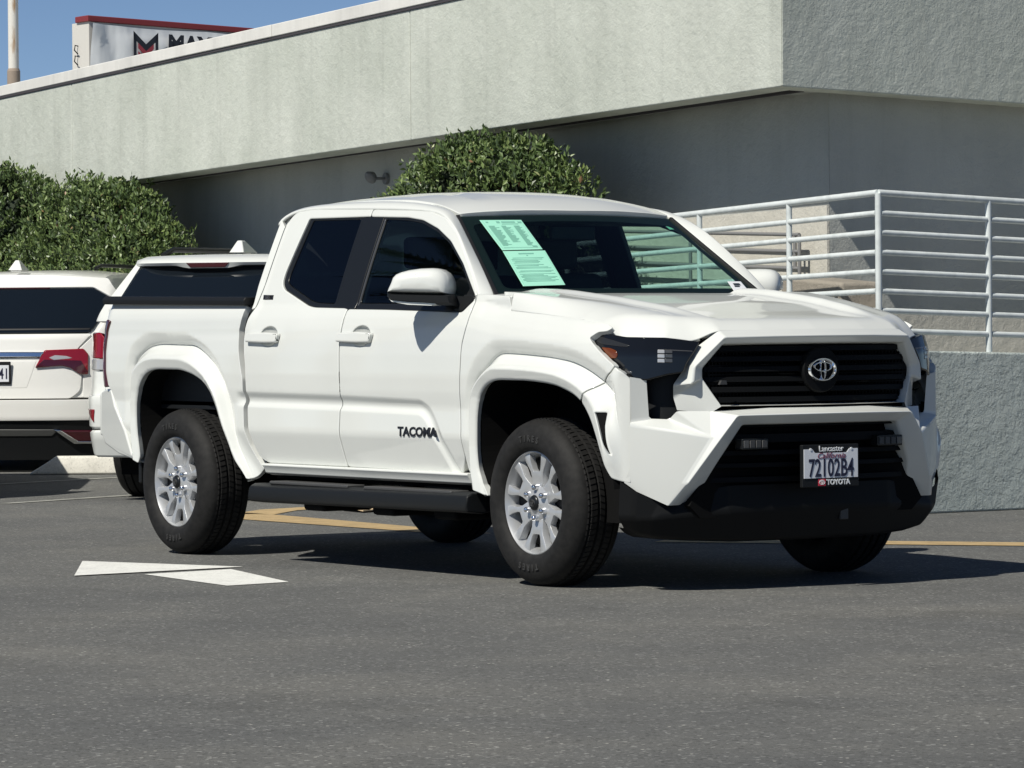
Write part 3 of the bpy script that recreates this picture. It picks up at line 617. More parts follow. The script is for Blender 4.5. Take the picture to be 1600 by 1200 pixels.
# ---------------------------------------------------------------- front end
def mirrored(name,pts,faces,mt,parent,bevel=.008,seg=3,ang=18,cen=()):
    """half a shell of named points, mirrored across the centre line and welded"""
    V=[];ix={};F_=[]
    def vi(n,s):
        p=pts[n]; k=(n,s if abs(p[1])>1e-6 else 0)
        if k not in ix: ix[k]=len(V); V.append((p[0],p[1]*(1 if s<0 else -1),p[2]))
        return ix[k]
    for fc in faces:
        F_.append([vi(n,-1) for n in fc]); F_.append([vi(n,1) for n in fc][::-1])
    o=obj(name,V,F_,mt,parent,smooth=True)
    bm=bmesh.new(); bm.from_mesh(o.data); bmesh.ops.recalc_face_normals(bm,faces=bm.faces)
    # outward = +x on the whole
    if sum((q.normal.x*q.calc_area() for q in bm.faces))<0: bmesh.ops.reverse_faces(bm,faces=bm.faces)
    bm.to_mesh(o.data); bm.free()
    o.data.polygons.foreach_set('use_smooth',[True]*len(o.data.polygons))
    m_=o.modifiers.new('b','BEVEL'); m_.width=bevel; m_.segments=seg; m_.limit_method='ANGLE'; m_.angle_limit=math.radians(ang)
    m_.harden_normals=True
    return o
# grille surround
G=dict(S0=(.928,0,1.160),Sm=(.905,-.30,1.158),S1=(.868,-.517,1.154),A1=(0.805,-0.584,1.087),A2=(0.765,-0.632,1.011),A3=(0.76,-0.639,0.972),A4=(0.752,-0.68,0.919),A5=(0.752,-0.68,0.862),A6=(0.765,-0.669,0.806),A7=(.860,-.556,.793),
  R0=(.992,0,1.132),Rm=(.972,-.28,1.131),R1=(0.925,-0.523,1.127),R2=(0.862,-0.645,0.996),R3=(0.858,-0.652,0.92),
  E0=(.958,0,1.097),Em=(.940,-.28,1.097),E1=(.902,-.514,1.096),E1b=(.88,-.575,1.03),E2=(.850,-.590,.990),E3=(.850,-.590,.947),E4=(.895,-.523,.822),E4m=(.935,-.28,.822),E4c=(.955,0,.822),
  I0=(.90,0,1.090),Im=(.88,-.28,1.09),I1=(.845,-.50,1.088),I2=(.81,-.580,.988),I3=(.81,-.580,.948),I4=(.84,-.515,.828),I4m=(.875,-.28,.828),I4c=(.895,0,.828),
  B7=(.80,-.55,.793),T1=(.86,-.556,.793))
mirrored('grille_surround',G,[('S0','Sm','Rm','R0'),('Sm','S1','R1','Rm'),('S1','A1','R1'),('A1','A2','R2','R1'),('A2','A3','R2'),('A3','A4','R3','R2'),
  ('R0','Rm','Em','E0'),('Rm','R1','E1','Em'),('R1','R2','E2','E1'),('R2','R3','E3','E2'),
  ('A4','A5','E3','R3'),('A5','A6','E4','E3'),('A6','A7','E4'),
  ('E0','Em','Im','I0'),('Em','E1','I1','Im'),('E1','E2','I2','I1'),('E2','E3','I3','I2'),('E3','E4','I4','I3'),('E4','E4m','I4m','I4'),('E4m','E4c','I4c','I4m')],M['white'],TR,bevel=.011,seg=4)
# bumper
Bp=dict(T0=(.945,0,.812),Tm=(.93,-.28,.812),T1=(.868,-.556,.796),I0=(1.035,0,.786),Im=(1.02,-.28,.785),I1=(.978,-.492,.783),
  E0=(.980,0,.741),Em=(.970,-.27,.741),E1=(.934,-.436,.739),E2=(.880,-.545,.560),E3=(.830,-.578,.469),E4=(.778,-.637,.388),
  C3=(0.92,-0.592,0.688),O2=(0.855,-0.703,0.49),O3=(.798,-.752,.390),I2=(.955,-.572,.679),I3=(.868,-.688,.482),I4=(.803,-.738,.389),
  P1=(0.695,-0.869,0.763),P2=(0.712,-0.784,0.77),P3=(0.748,-0.7,0.766),P4=(0.79,-0.688,0.803),C1=(0.69,-0.873,0.744),C2=(0.83,-0.725,0.716),
  K1=(.655,-.893,.75),Q1=(0.69,-0.874,0.552),K2=(.650,-.922,.558),M1=(.668,-.890,.490),M2=(0.7,-0.845,0.45),
  N1=(.69,-.871,.955),N2=(.715,-.799,.942),KN=(.648,-.893,.985),
  X0=(.91,0,.735),Xm=(.90,-.27,.735),X1=(.86,-.42,.735),X2=(.81,-.53,.56),X3=(.76,-.56,.47),X4=(.72,-.60,.395))
mirrored('front_bumper',Bp,[('T0','Tm','Im','I0'),('Tm','T1','I1','Im'),('I0','Im','Em','E0'),('Im','I1','E1','Em'),
  ('P4','T1','C3'),('T1','I1','C3'),('P3','P4','C3'),('P3','C3','C2'),('P2','P3','C2'),('P1','P2','C2','C1'),('N1','N2','P2','P1'),
  ('C1','C2','O2','Q1'),('C2','C3','O2'),('Q1','M2','M1'),('Q1','O2','O3','M2'),
  ('C3','I1','I2'),('C3','I2','I3','O2'),('O2','I3','I4','O3'),
  ('I1','E1','E2','I2'),('I2','E2','E3','I3'),('I3','E3','E4','I4'),
  ('E0','Em','Xm','X0'),('Em','E1','X1','Xm'),('E1','E2','X2','X1'),('E2','E3','X3','X2'),('E3','E4','X4','X3')],M['white'],TR,bevel=.016,seg=4)
# grille: recessed mesh and bars
gx=[(.875,-.62,.82)]
gp=[(-.50,1.10),(.50,1.10),(.585,.985),(.585,.945),(.51,.815),(-.51,.815),(-.585,.945),(-.585,.985)]
GT=empty('grille'); GT.parent=TR
b=MB(); b.prism([(.83,y,z) for y,z in gp],(-.03,0,0)); b.build('grille_back',M['under'],GT)
for i,z in enumerate(np.linspace(.85,1.075,6)):
    wdt=np.interp(z,[.82,.945,.99,1.10],[.49,.575,.575,.49])
    b=MB(); n=10
    V=[];F_=[]
    for k in range(n+1):
        y=-wdt+2*wdt*k/n; x=.925-.10*(abs(y)/.6)**2.2
        V+=[(x-.03,y,z+.016),(x,y,z+.010),(x+.004,y,z-.012),(x-.03,y,z-.016)]
    for k in range(n):
        for j in range(4): F_.append((k*4+j,k*4+(j+1)%4,k*4+4+(j+1)%4,k*4+4+j))
    obj('grille_bar',V,F_,M['grillblk'],GT,smooth=40)
b=MB()   # fine mesh behind the bars
for k in range(58):
    y=-.55+k*.0193; zt=np.interp(abs(y),[.5,.6],[1.095,.985]); zb=np.interp(abs(y),[.51,.6],[.82,.945]); b.box((.831,y-.003,zb),(.842,y+.003,zt))
for k in range(13):
    z=.84+k*.02; w_=np.interp(z,[.82,.945,.99,1.10],[.49,.56,.56,.48]); b.box((.833,-w_,z-.003),(.845,w_,z+.003))
o=b.build('grille_mesh',M['grillblk'],GT); o['kind']='stuff'
b=MB(); b.prism([(.90,-.545,.918),(.90,-.505,.918),(.90,-.510,.936),(.90,-.535,.936)],(.015,0,0)); b.build('grille_sensor',M['sensor'],GT)
# emblem: outer oval and two inner ovals on a dark disc
def oval(cx,cz,rx,rz_,w,x,n=40,d=.010):
    V=[];F_=[]
    for k in range(n):
        a=2*math.pi*k/n; c_,s_=math.cos(a),math.sin(a)
        V+=[(x,cx+(rx-w)*c_,cz+(rz_-w)*s_),(x+d,cx+(rx-w*.6)*c_,cz+(rz_-w*.6)*s_),(x+d,cx+(rx-w*.3)*c_,cz+(rz_-w*.3)*s_),(x,cx+rx*c_,cz+rz_*s_)]
    for k in range(n):
        for j in range(3): F_.append((k*4+j,k*4+j+1,((k+1)%n)*4+j+1,((k+1)%n)*4+j))
    return V,F_
EM=empty('emblem',(0,0,0)); EM.parent=TR
b=MB(); b.lathe([(0,.0),(.098,.0),(.103,-.006),(.103,-.03)],40,c=(0,0,0))
V=[(.945+v[1],v[0],v[2]+.978) for v in b.V]; obj('emblem_disc',V,b.F,M['grillblk'],EM,smooth=40)
b=MB()
for cx,cz,rx,rzz,w in ((0,.978,.079,.0545,.0145),(0,.9905,.053,.0245,.0105),(0,.978,.019,.048,.0095)):
    V,F_=oval(cx,cz,rx,rzz,w,.948); b.add(V,F_)
b.build('emblem_ovals',M['chrome'],EM,smooth=50)
# lower intake
LI=empty('lower_intake'); LI.parent=TR
lp=[(-.46,.748),(.46,.748),(.575,.56),(.61,.47),(.66,.385),(.60,.33),(-.60,.33),(-.66,.385),(-.61,.47),(-.575,.56)]
b=MB(); b.prism([(.84,y,z) for y,z in lp],(-.04,0,0)); b.build('intake_back',M['under'],LI)
for z0,z1,x in ((.725,.742,.945),(.655,.70,.935),(.60,.628,.93),(.545,.572,.92),(.48,.51,.91)):
    wdt=np.interp((z0+z1)/2,[.385,.47,.56,.745],[.64,.60,.565,.45])
    V=[];F_=[];n=10
    for k in range(n+1):
        y=-wdt+2*wdt*k/n; xx=x-.09*(abs(y)/.6)**2.5
        V+=[(xx-.05,y,z1),(xx,y,z1-.004),(xx+.003,y,z0+.004),(xx-.05,y,z0)]
    for k in range(n):
        for j in range(4): F_.append((k*4+j,k*4+(j+1)%4,k*4+4+(j+1)%4,k*4+4+j))
    obj('intake_bar',V,F_,M['grillblk'],LI,smooth=40)
for s in (-1,1):
    FL=MB(); FL.box((.90,min(s*.31,s*.455),.630),(.955,max(s*.31,s*.455),.678)); h=FL.build('fog_lamp',M['blkg'],TR,bevel=.004)
    for k in range(4):
        q=MB(); y0=s*(.318+k*.034); q.box((.955,min(y0,y0+s*.028),.637),(.960,max(y0,y0+s*.028),.670)); q.build('fog_lens',M['sensor'] if k<3 else M['greylens'],h,bevel=.003)
    q=MB(); q.prism([(.880,s*.565,.64),(.885,s*.545,.645),(.850,s*.595,.555),(.845,s*.612,.56)],(-.03,0,0)); q.build('intake_fin',M['sensor'],LI)
    q=MB(); q.prism([(.845,s*.60,.535),(.848,s*.585,.535),(.80,s*.62,.465),(.795,s*.635,.47)],(-.03,0,0)); q.build('intake_fin',M['sensor'],LI)
# lower valance
Vl=dict(a0=(.88,0,.47),a1=(.86,-.45,.47),a2=(.79,-.62,.44),a3=(.76,-.755,.395),a4=(.715,-.87,.455),a5=(.655,-.902,.495),
  b0=(.900,0,.36),b1=(.865,-.45,.355),b2=(.815,-.66,.345),b3=(.76,-.80,.335),b4=(.69,-.865,.33),b5=(.63,-.895,.33),
  c0=(.84,0,.215),c1=(.81,-.40,.217),c2=(.765,-.62,.228),c3=(.71,-.76,.245),c4=(.66,-.82,.262),c5=(.61,-.85,.285),d0=(.60,0,.215),d1=(.60,-.40,.215),d2=(.56,-.62,.225),d3=(.52,-.74,.24),d4=(.50,-.78,.26),d5=(.50,-.80,.285))
fs=[]
for r0,r1 in (('a','b'),('b','c'),('c','d')):
    for i in range(5): fs.append((r0+str(i),r0+str(i+1),r1+str(i+1),r1+str(i)))
mirrored('front_valance',Vl,fs,M['valance'],TR,bevel=.02,seg=3,ang=15)
b=MB(); b.box((.862,.155,.30),(.880,.20,.36)); b.build('tow_hook_cover',M['sensor'],TR,bevel=.004)
# licence plate
PT=empty('license_plate'); PT.parent=TR
px_=1.005
b=MB(); b.box((px_-.02,-.16,.455),(px_,.16,.645)); b.build('plate_frame',M['blk'],PT,bevel=.004)
b=MB(); b.prism([(px_,-.152,.496),(px_,.152,.496),(px_,.152,.625),(px_,.105,.625),(px_,.090,.608),(px_,-.090,.608),(px_,-.105,.625),(px_,-.152,.625)],(.003,0,0)); b.build('plate_sheet',M['plate'],PT)
def ptext(nm,body,y,z,size,mt,sx=1,bold=0,shear=0,ex=.0012): return text(nm,body,size,mt,PT,frame((px_+.0035,y,z),(0,1,0),(1,0,0)),ex,sx=sx,bold=bold,shear=shear)
ptext('plate_number','72102B4',0,.537,.112,M['platetxt'],.645,.0016)
ptext('plate_state','California',0,.594,.036,M['platered'],1.15,0,.35)
ptext('frame_text','Lancaster',0,.6255,.036,M['whitetxt'],1.0,.0004)
ptext('frame_text','TOYOTA',.040,.476,.032,M['whitetxt'],1.0,.0012)
for y in (-.115,.115):
    b=MB(); b.lathe([(0,.004),(.006,.004),(.006,0)],10,c=(0,0,0)); obj('screw',[(px_+.001+v[1],y+v[0],v[2]+.624) for v in b.V],b.F,M['whitetxt'],PT)
b=MB(); b.box((px_,-.072,.461),(px_+.002,-.030,.493)); b.build('frame_badge',M['redtxt'],PT,bevel=.004)
b=MB()
for cx,cz,rx,rzz,w in ((-.051,.477,.017,.011,.003),(-.051,.4795,.011,.005,.002),(-.051,.477,.005,.010,.002)):
    V,F_=oval(cx,cz,rx,rzz,w,px_+.002,20,.001); b.add(V,F_)
b.build('badge_ovals',M['whitetxt'],PT)
# headlamps on a wall that wraps from the fender round to the grille
PL=np.array([(.15,-.899),(.20,-.897),(.25,-.895),(.36,-.890),(.46,-.884),(.56,-.874),(.645,-.852),(.71,-.815),(.77,-.752),(.815,-.68),(.843,-.612),(.87,-.53),(.91,-.30),(.93,0)]); PLu=np.array([-.05,0,.05,.16,.26,.361,.449,.523,.61,.695,.769,.855,1.089,1.389])
_ua=np.linspace(-.05,1.389,600); _pk=np.exp(-np.linspace(-2,2,41)**2); _pk/=_pk.sum()
_PX=np.convolve(np.pad(np.interp(_ua,PLu,PL[:,0]),20,mode='reflect',reflect_type='odd'),_pk,'valid'); _PY=np.convolve(np.pad(np.interp(_ua,PLu,PL[:,1]),20,mode='reflect',reflect_type='odd'),_pk,'valid')
def wall(s,off):
    def S(U,Z):
        x=np.interp(U,_ua,_PX);y=np.interp(U,_ua,_PY); dx=np.interp(U+.01,_ua,_PX)-np.interp(U-.01,_ua,_PX);dy=np.interp(U+.01,_ua,_PY)-np.interp(U-.01,_ua,_PY); L=np.hypot(dx,dy)
        nx,ny=dy/L,-dx/L; o_=off-.22*np.maximum(Z-1.06,0)-.05*(Z-1.03)
        return np.stack([x+nx*o_,-s*(y+ny*o_),Z],1)
    return S
def wout(s): return lambda P: np.stack([np.full(len(P),.7),s*np.full(len(P),.7),np.zeros(len(P))],1)
lens=[(.197,1.128),(.267,1.153),(.424,1.132),(.626,1.128),(.785,1.108),(.718,1.012),(.702,.972),(.628,.962),(.54,.939),(.46,.947),(.375,1.004)]
for s in (-1,1):
    H=panel('headlamp',TR,M['lampsmoke'],fillet(lens,.012),wall(s,.004),wout(s),step=.02,er=.006,ed=.006,depth=.05)
    panel('turn_signal',H,M['amber'],fillet([(.285,1.086),(.35,1.082),(.390,1.070),(.398,1.050),(.390,1.036),(.357,1.034)],.012),wall(s,.0065),wout(s),step=.02,er=.004,ed=.001,depth=.003)
    panel('lens_highlight',H,M['tube'],fillet([(.214,1.119),(.270,1.132),(.36,1.116),(.455,1.095),(.45,1.086),(.40,1.090),(.28,1.100)],.004),wall(s,.006),wout(s),step=.02,er=.003,ed=.001,depth=.003)  # grey streak painted in for the highlight across the lens
    for i in range(3):
        for j in range(2):
            u0=.590+j*.034; z0=1.058-i*.0205
            panel('lamp_cell',H,M['lampclear'] if j==0 else M['greylens'],fillet([(u0,z0),(u0+.031,z0-.001),(u0+.031,z0+.0155),(u0,z0+.0165)],.003),wall(s,.006),wout(s),step=.02,er=.003,ed=.001,depth=.003)
    panel('lamp_trim',H,M['greylens'],[(.645,1.074),(.745,1.068),(.745,1.064),(.645,1.069)],wall(s,.0045),wout(s),step=.03,er=.0015,ed=.0005,depth=.002)
    panel('lamp_trim',H,M['greylens'],[(.435,.985),(.475,.978),(.475,.970),(.455,.968)],wall(s,.0045),wout(s),step=.03,er=.0015,ed=.0005,depth=.002)
    panel('lamp_pocket',TR,M['blk'],[(.46,.975),(.74,1.0),(.74,.80),(.70,.735),(.50,.735)],wall(s,-.10),wout(s),step=.04,depth=.02)
    for s2 in (1,): 
        t_=MB(); t_.prism([(.58,s*.80,1.0),(.74,s*.56,1.0),(.74,s*.56,.75),(.58,s*.80,.75)],(-.08,-s*.06,0)); t_.build('lamp_well',M['under'],TR)
# ---------------------------------------------------------------- mirrors
for s in (-1,1):
    MR=empty('side_mirror'); MR.parent=TR
    eA=Vector((-.7385,-.6743,0)); eN=Vector((.6743,-.7385,0)); I0=Vector((-.67,-.92,0))
    def mp_(a,b_,z):
        p=I0+eA*a+eN*b_; return (p.x,-s*p.y,z)
    def shell(nm,outl,rings,ac,zc,mt,sub=1):
        V=[];F_=[];n=len(outl)
        for b_,ka,kt,kb in rings:
            for a_,z in outl: V.append(mp_(ac+(a_-ac)*ka,b_,zc+(z-zc)*(kt if z>zc else kb)))
        for i in range(len(rings)-1):
            for k in range(n): F_.append((i*n+k,i*n+(k+1)%n,(i+1)*n+(k+1)%n,(i+1)*n+k))
        F_.append(tuple(range(n))); F_.append(tuple(range((len(rings)-1)*n,len(rings)*n)))
        o=obj(nm,V,F_,mt,MR,smooth=35)
        bm=bmesh.new(); bm.from_mesh(o.data); bmesh.ops.recalc_face_normals(bm,faces=bm.faces); bm.to_mesh(o.data); bm.free()
        o.data.polygons.foreach_set('use_smooth',[True]*len(o.data.polygons)); o.data.set_sharp_from_angle(angle=math.radians(38)); return o
    capo=[(.006,1.336),(.0,1.360),(.002,1.3885),(.010,1.412),(.025,1.434),(.048,1.450),(.072,1.456),(.094,1.458),(.145,1.457),(.202,1.450),(.240,1.441),(.265,1.431),(.281,1.415),(.291,1.3885),(.304,1.362),(.310,1.346),(.25,1.343),(.16,1.340),(.08,1.338)]
    shell('mirror_cap',capo,[(-.15,.90,.92,1),(-.10,.97,.98,1),(-.04,1,1,1),(.0,.99,.985,1),(.025,.965,.95,.98),(.045,.92,.86,.93),(.060,.84,.70,.84),(.070,.72,.48,.72),(.075,.5,.25,.5)],.15,1.3885,M['white'])
    blko=[(-.02,1.332),(.10,1.337),(.31,1.345),(.312,1.330),(.29,1.308),(.204,1.297),(.02,1.280),(-.03,1.282)]
    shell('mirror_base',blko,[(-.13,.94,.9,.9),(-.05,.99,1,1),(.01,.985,1,1),(.045,.93,.85,.85),(.06,.85,.6,.6)],.15,1.315,M['blk'])
    arm=[(-.085,1.318),(.03,1.333),(.03,1.285),(-.05,1.265),(-.10,1.285)]
    shell('mirror_arm',arm,[(-.16,1,1,1),(-.05,1,1,1),(-.02,.9,.9,.9)],0,1.30,M['blk'])
    lowo=[(.05,1.292),(.204,1.300),(.29,1.310),(.300,1.318),(.285,1.302),(.204,1.286),(.08,1.280)]
    shell('mirror_lower_cap',lowo,[(-.12,.95,1,1),(-.05,1,1,1),(.015,1,1,1),(.05,.93,.9,.9)],.17,1.296,M['white'])
    sail=[(-.660,1.335),(-.572,1.330),(-.556,1.317),(-.625,1.256),(-.70,1.262)]
    panel('mirror_foot',MR,M['blk'],fillet(sail,.01,3),side(s,.004),outy(s),step=.02,er=.01,ed=.008,depth=.03)
# ---------------------------------------------------------------- running boards
for s in (-1,1):
    RBd=empty('running_board'); RBd.parent=TR
    b=MB(); b.prism([(-2.47,s*.985,.310),(-2.47,s*.995,.335),(-2.47,s*.985,.385),(-2.47,s*.955,.400),(-2.47,s*.80,.400),(-2.47,s*.80,.32),(-2.47,s*.90,.300)],(2.02,0,.012)); b.build('step_bar',M['blk'],RBd,bevel=.01)
    for x0,x1 in ((-2.30,-1.55),(-1.40,-.62)):
        q=MB(); q.box((x0,min(s*.86,s*.965),.400),(x1,max(s*.86,s*.965),.416)); q.build('step_pad',M['sensor'],RBd,bevel=.006)
    for x in (-1.95,-1.30,-.75):
        q=MB(); q.box((x-.10,min(s*.62,s*.92),.275),(x+.10,max(s*.62,s*.92),.33)); q.build('step_bracket',M['under'],RBd,bevel=.02)
# ---------------------------------------------------------------- underbody, wheel wells, cabin
b=MB(); b.box((-4.15,-.52,.48),(.55,.52,.80)); b.box((-2.5,-.80,.42),(-.62,.80,.50)); b.box((-4.2,-.50,.40),(.6,-.40,.52)); b.box((-4.2,.40,.40),(.6,.50,.52))
b.box((-.05,-.6,.33),(.10,.6,.42)); b.box((-3.44,-.70,.34),(-3.25,.70,.44)); b.box((.25,-.78,.30),(.62,.78,.55)); b.box((-2.62,-.84,.45),(-2.45,.84,.9)); b.box((-.60,-.84,.45),(-.45,.84,1.25)); b.box((.3,-.60,.5),(.78,.60,1.08)); b.box((-4.2,-.8,.55),(-3.8,.8,.78))
b.build('underbody',M['under'],TR)
for poly in (FA,RA):
    P=[q for q in fillet(poly,.05,3,False) if q[1]>.40]
    for s in (-1,1):
        b=MB(); n=len(P); V=[(x,s*.925,z+.004) for x,z in P]+[(x,s*.50,z+.03) for x,z in P]; F_=[(i,i+1,n+i+1,n+i) for i in range(n-1)]+[tuple(range(n,2*n))]
        obj('wheel_liner',V,F_,M['under'],TR)
CB=empty('cabin'); CB.parent=TR
b=MB(); b.box((-2.5,-.80,.50),(-.5,.80,.56)); b.box((-2.54,-.74,.5),(-2.50,.74,1.30)); b.build('cabin_floor',M['interior'],CB)
b=MB(); b.prism([(-2.30,-.60,1.785),(-1.06,-.60,1.700),(-1.00,0,1.715),(-1.06,.60,1.700),(-2.30,.60,1.785)],(0,0,-.03)); b.build('headliner',M['interior'],CB)
b=MB(); b.prism([(-.42,-.77,1.255),(-.42,-.77,.75),(-.85,-.77,.75),(-.93,-.77,1.15),(-.88,-.77,1.235),(-.70,-.77,1.265)],(0,1.54,0)); b.build('dashboard',M['dash'],CB,bevel=.02)
b=MB(); b.prism([(-.93,.22,1.22),(-.93,.58,1.22),(-.72,.56,1.28),(-.72,.24,1.28)],(0,0,.045)); b.build('instrument_hood',M['dash'],CB,bevel=.02)
V=[];F_=[]
bb=MB(); n=32
for k in range(n):
    a=2*math.pi*k/n
    for j in range(8):
        t=2*math.pi*j/8; r=.185+.016*math.cos(t); V.append((-1.02+.35*r*math.sin(a)+.016*math.sin(t)*.9,.40+r*math.cos(a),1.17+.94*r*math.sin(a)))
for k in range(n):
    for j in range(8): F_.append((k*8+j,k*8+(j+1)%8,((k+1)%n)*8+(j+1)%8,((k+1)%n)*8+j))
obj('steering_wheel',V,F_,M['dash'],CB,smooth=True)
for x,ys in ((-1.62,(-.38,.38)),(-2.35,(-.38,.38))):
    for y in ys:
        b=MB(); b.prism([(x+.10,y-.25,.95),(x-.02,y-.25,1.45),(x-.12,y-.23,1.45),(x-.05,y-.25,.95)],(0,.50,0)); b.prism([(x+.5,y-.26,.78),(x+.52,y-.26,.93),(x,y-.26,.90),(x,y-.26,.75)],(0,.52,0)); q=b.build('seat',M['seat'],CB,bevel=.04,seg=3)
        b=MB(); b.box((x-.14,y-.13,1.47),(x-.06,y+.13,1.63)); b.build('headrest',M['seat'],q,bevel=.03,seg=3)
b=MB(); b.box((-1.02,-.13,1.60),(-.99,.13,1.67)); b.build('rear_view_mirror',M['blk'],CB,bevel=.01)
# badges
def sidetext(nm,body,x,z,size,mt,s,sx=1,bold=0,off=.004):
    y=fy(x,z); y2=fy(x,z+.02); sl=(y2-y)/.02
    return text(nm,body,size,mt,TR,frame((x,s*(y+off),z),(1 if s<0 else -1,0,0),(0,1*s,-sl)),.0025,sx=sx,bold=bold)
for s in (-1,1):
    sidetext('model_badge','TACOMA',-.958,.683,.060,M['badge'],s,1.33,.0022,.0003)
    panel('trim_badge',TR,M['badge'],[(-2.525,1.352),(-2.43,1.350),(-2.425,1.327),(-2.520,1.329)],side(s,.003),outy(s),step=.03,er=.002,ed=.001,depth=.004)
    sidetext('trim_text','SR5',-2.475,1.339,.024,M['greylens'],s,1.2,.0004,.006)
# ---------------------------------------------------------------- wheels
def wheel_parts(name='wheel'):
    """one wheel in its own frame: axle along y, outer face at y=0 looking to -y"""
    W=empty(name)
    R=.384
    prof=[(.228,.012),(.234,-.012),(.246,-.028),(.262,-.037),(.285,-.042),(.305,-.040),(.325,-.034),(.343,-.026),(.358,-.014),(.370,.002),(.3765,.018)]
    tread=[(.377,.030),(.370,.032),(.370,.040),(.3795,.042),(.381,.072),(.371,.074),(.371,.086),(.382,.088),(.382,.112),(.371,.114),(.371,.126),(.381,.128),(.3795,.160),(.370,.162),(.370,.170),(.377,.172)]
    back=[(.3765,.184),(.368,.200),(.350,.222),(.320,.232),(.28,.232),(.25,.220),(.23,.200)]
    b=MB(); b.lathe(prof+tread+back,96); t=b.build('tyre',M['tyre'],W,smooth=50)
    # tread blocks
    b=MB(); NB=84
    for row,(h0,h1,sk) in enumerate(((.006,.030,.3),(.042,.072,.35),(.088,.112,-.35),(.128,.160,-.35),(.172,.196,-.3))):
        for k in range(NB):
            a0=2*math.pi*(k+.12+.37*row)/NB; a1=2*math.pi*(k+.84+.37*row)/NB; V=[]
            for rr in (.370,.3845 if row in(1,2,3) else .380):
                for a,h in ((a0,h0),(a1,h0),(a1+sk*.05,h1),(a0+sk*.05,h1)):
                    r2=rr-(.0115 if (row==0 and h==h0) or (row==4 and h==h1) else 0)
                    V.append((r2*math.cos(a),h,r2*math.sin(a)))
            b.add(V,[(4,5,6,7),(0,1,5,4),(1,2,6,5),(2,3,7,6),(3,0,4,7)])
    q=b.build('tread_block',M['tyre'],t); q['kind']='stuff'
    # raised ring lines and lettering on the sidewall
    for body,a0 in (('TIRES',math.pi*.5),('TIRES',-math.pi*.5)):
        for i,ch in enumerate(body):
            a=a0-(i-2)*.115
            text('sidewall_letter',ch,.040,M['tyreletter'],t,frame((.292*math.cos(a),-.0432,.292*math.sin(a)),(math.sin(a),0,-math.cos(a)),(0,-1,0)),.0008,bold=.001)
    # rim
    b=MB(); b.lathe([(.205,.16),(.212,.03),(.221,.006),(.227,-.008),(.232,-.016),(.237,-.014),(.236,.0),(.229,.012)],72); r=b.build('rim',M['alloy'],W,smooth=40)
    b=MB(); b.lathe([(.0,.045),(.205,.045),(.209,.16),(.0,.16)],48); b.build('wheel_barrel',M['alloydark'],r,smooth=40)
    # brake disc
    sp=[(-.040,.060),(-.043,.112),(-.050,.142),(-.081,.188),(-.091,.221),(-.046,.229),(-.042,.190),(-.031,.152),(-.024,.143),(.024,.143),(.031,.152),(.042,.190),(.046,.229),(.091,.221),(.081,.188),(.050,.142),(.043,.112),(.040,.060)]
    for k in range(6):
        a=math.pi/2+k*math.pi/3; ca,sa=math.cos(a-math.pi/2),math.sin(a-math.pi/2)
        def pt(x,z,y): return (x*ca-z*sa,y,x*sa+z*ca)
        def yd(z): return .010-.016*ss(.06,.22,z)*1.0
        Vt=[pt(x,z,float(yd(z))) for x,z in sp]; Vb=[pt(x*1.08,z,float(yd(z))+.032) for x,z in sp]; n=len(sp)
        bm=bmesh.new()
        vt=[bm.verts.new(v) for v in Vt]; vb=[bm.verts.new(v) for v in Vb]
        # front face as strips: trunk and two arms
        bm.faces.new([vt[i] for i in (0,1,2,8,9,15,16,17)])
        bm.faces.new([vt[i] for i in (2,3,7,8)]); bm.faces.new([vt[i] for i in (3,4,5,6,7)]) 
        bm.faces.new([vt[i] for i in (9,10,14,15)]); bm.faces.new([vt[i] for i in (10,11,12,13,14)])
        for i in range(n): bm.faces.new((vt[i],vb[i],vb[(i+1)%n],vt[(i+1)%n]))
        bmesh.ops.recalc_face_normals(bm,faces=bm.faces)
        me=bpy.data.meshes.new('spoke'); bm.to_mesh(me); bm.free(); me.materials.append(M['alloy'])
        if sum(q.normal.y*q.area for q in me.polygons)>0: me.flip_normals()
        o=bpy.data.objects.new('spoke',me); link(o,r); me.polygons.foreach_set('use_smooth',[True]*len(me.polygons))
        m_=o.modifiers.new('b','BEVEL'); m_.width=.0035; m_.segments=2; m_.limit_method='ANGLE'; m_.angle_limit=math.radians(40)
        # lug nut
        b=MB(); c=pt(0,.070,0); b.lathe([(0,-.024),(.008,-.023),(.0125,-.018),(.014,-.004),(.016,.012)],14,c=(c[0],0,c[2])); b.build('lug_nut',M['chrome'],r,smooth=50)
    b=MB(); b.lathe([(0,-.012),(.035,-.010),(.044,-.004),(.068,.004),(.088,.012),(.090,.04)],40); b.build('hub',M['alloy'],r,smooth=50)
    b=MB(); b.lathe([(0,-.022),(.030,-.020),(.036,-.012),(.036,.0)],32); cap=b.build('hub_cap',M['blkg'],r,smooth=50)
    b=MB()
    for cx,cz,rx,rzz,w in ((0,0,.022,.016,.003),(0,.003,.014,.007,.0025),(0,0,.007,.0145,.0025)):
        V,F_=oval(cx,cz,rx,rzz,w,.0,24,.002); b.add([(v[1],-.0225-v[0],v[2]) for v in V],F_)
    o=b.build('hub_logo',M['greylens'],r)
    return W
M['tyreletter']=mat('tyre_lettering',(.032,.032,.031),.7)
def copy_tree(o,parent=None):
    c=o.copy(); COL.objects.link(c); c.parent=parent
    for ch in list(o.children): copy_tree(ch,c)
    return c
wh=wheel_parts(); wh.parent=TR
WX=[(0,-1,.13),(-3.345,-1,-.12),(0,1,.4),(-3.345,1,.7)]
for i,(x,s,a) in enumerate(WX):
    w=wh if i==0 else copy_tree(wh,TR)
    w.location=(x,s*.905,.380); w.rotation_euler=(0,a*0+(0.02 if i==0 else -.05),0 if s<0 else math.pi)
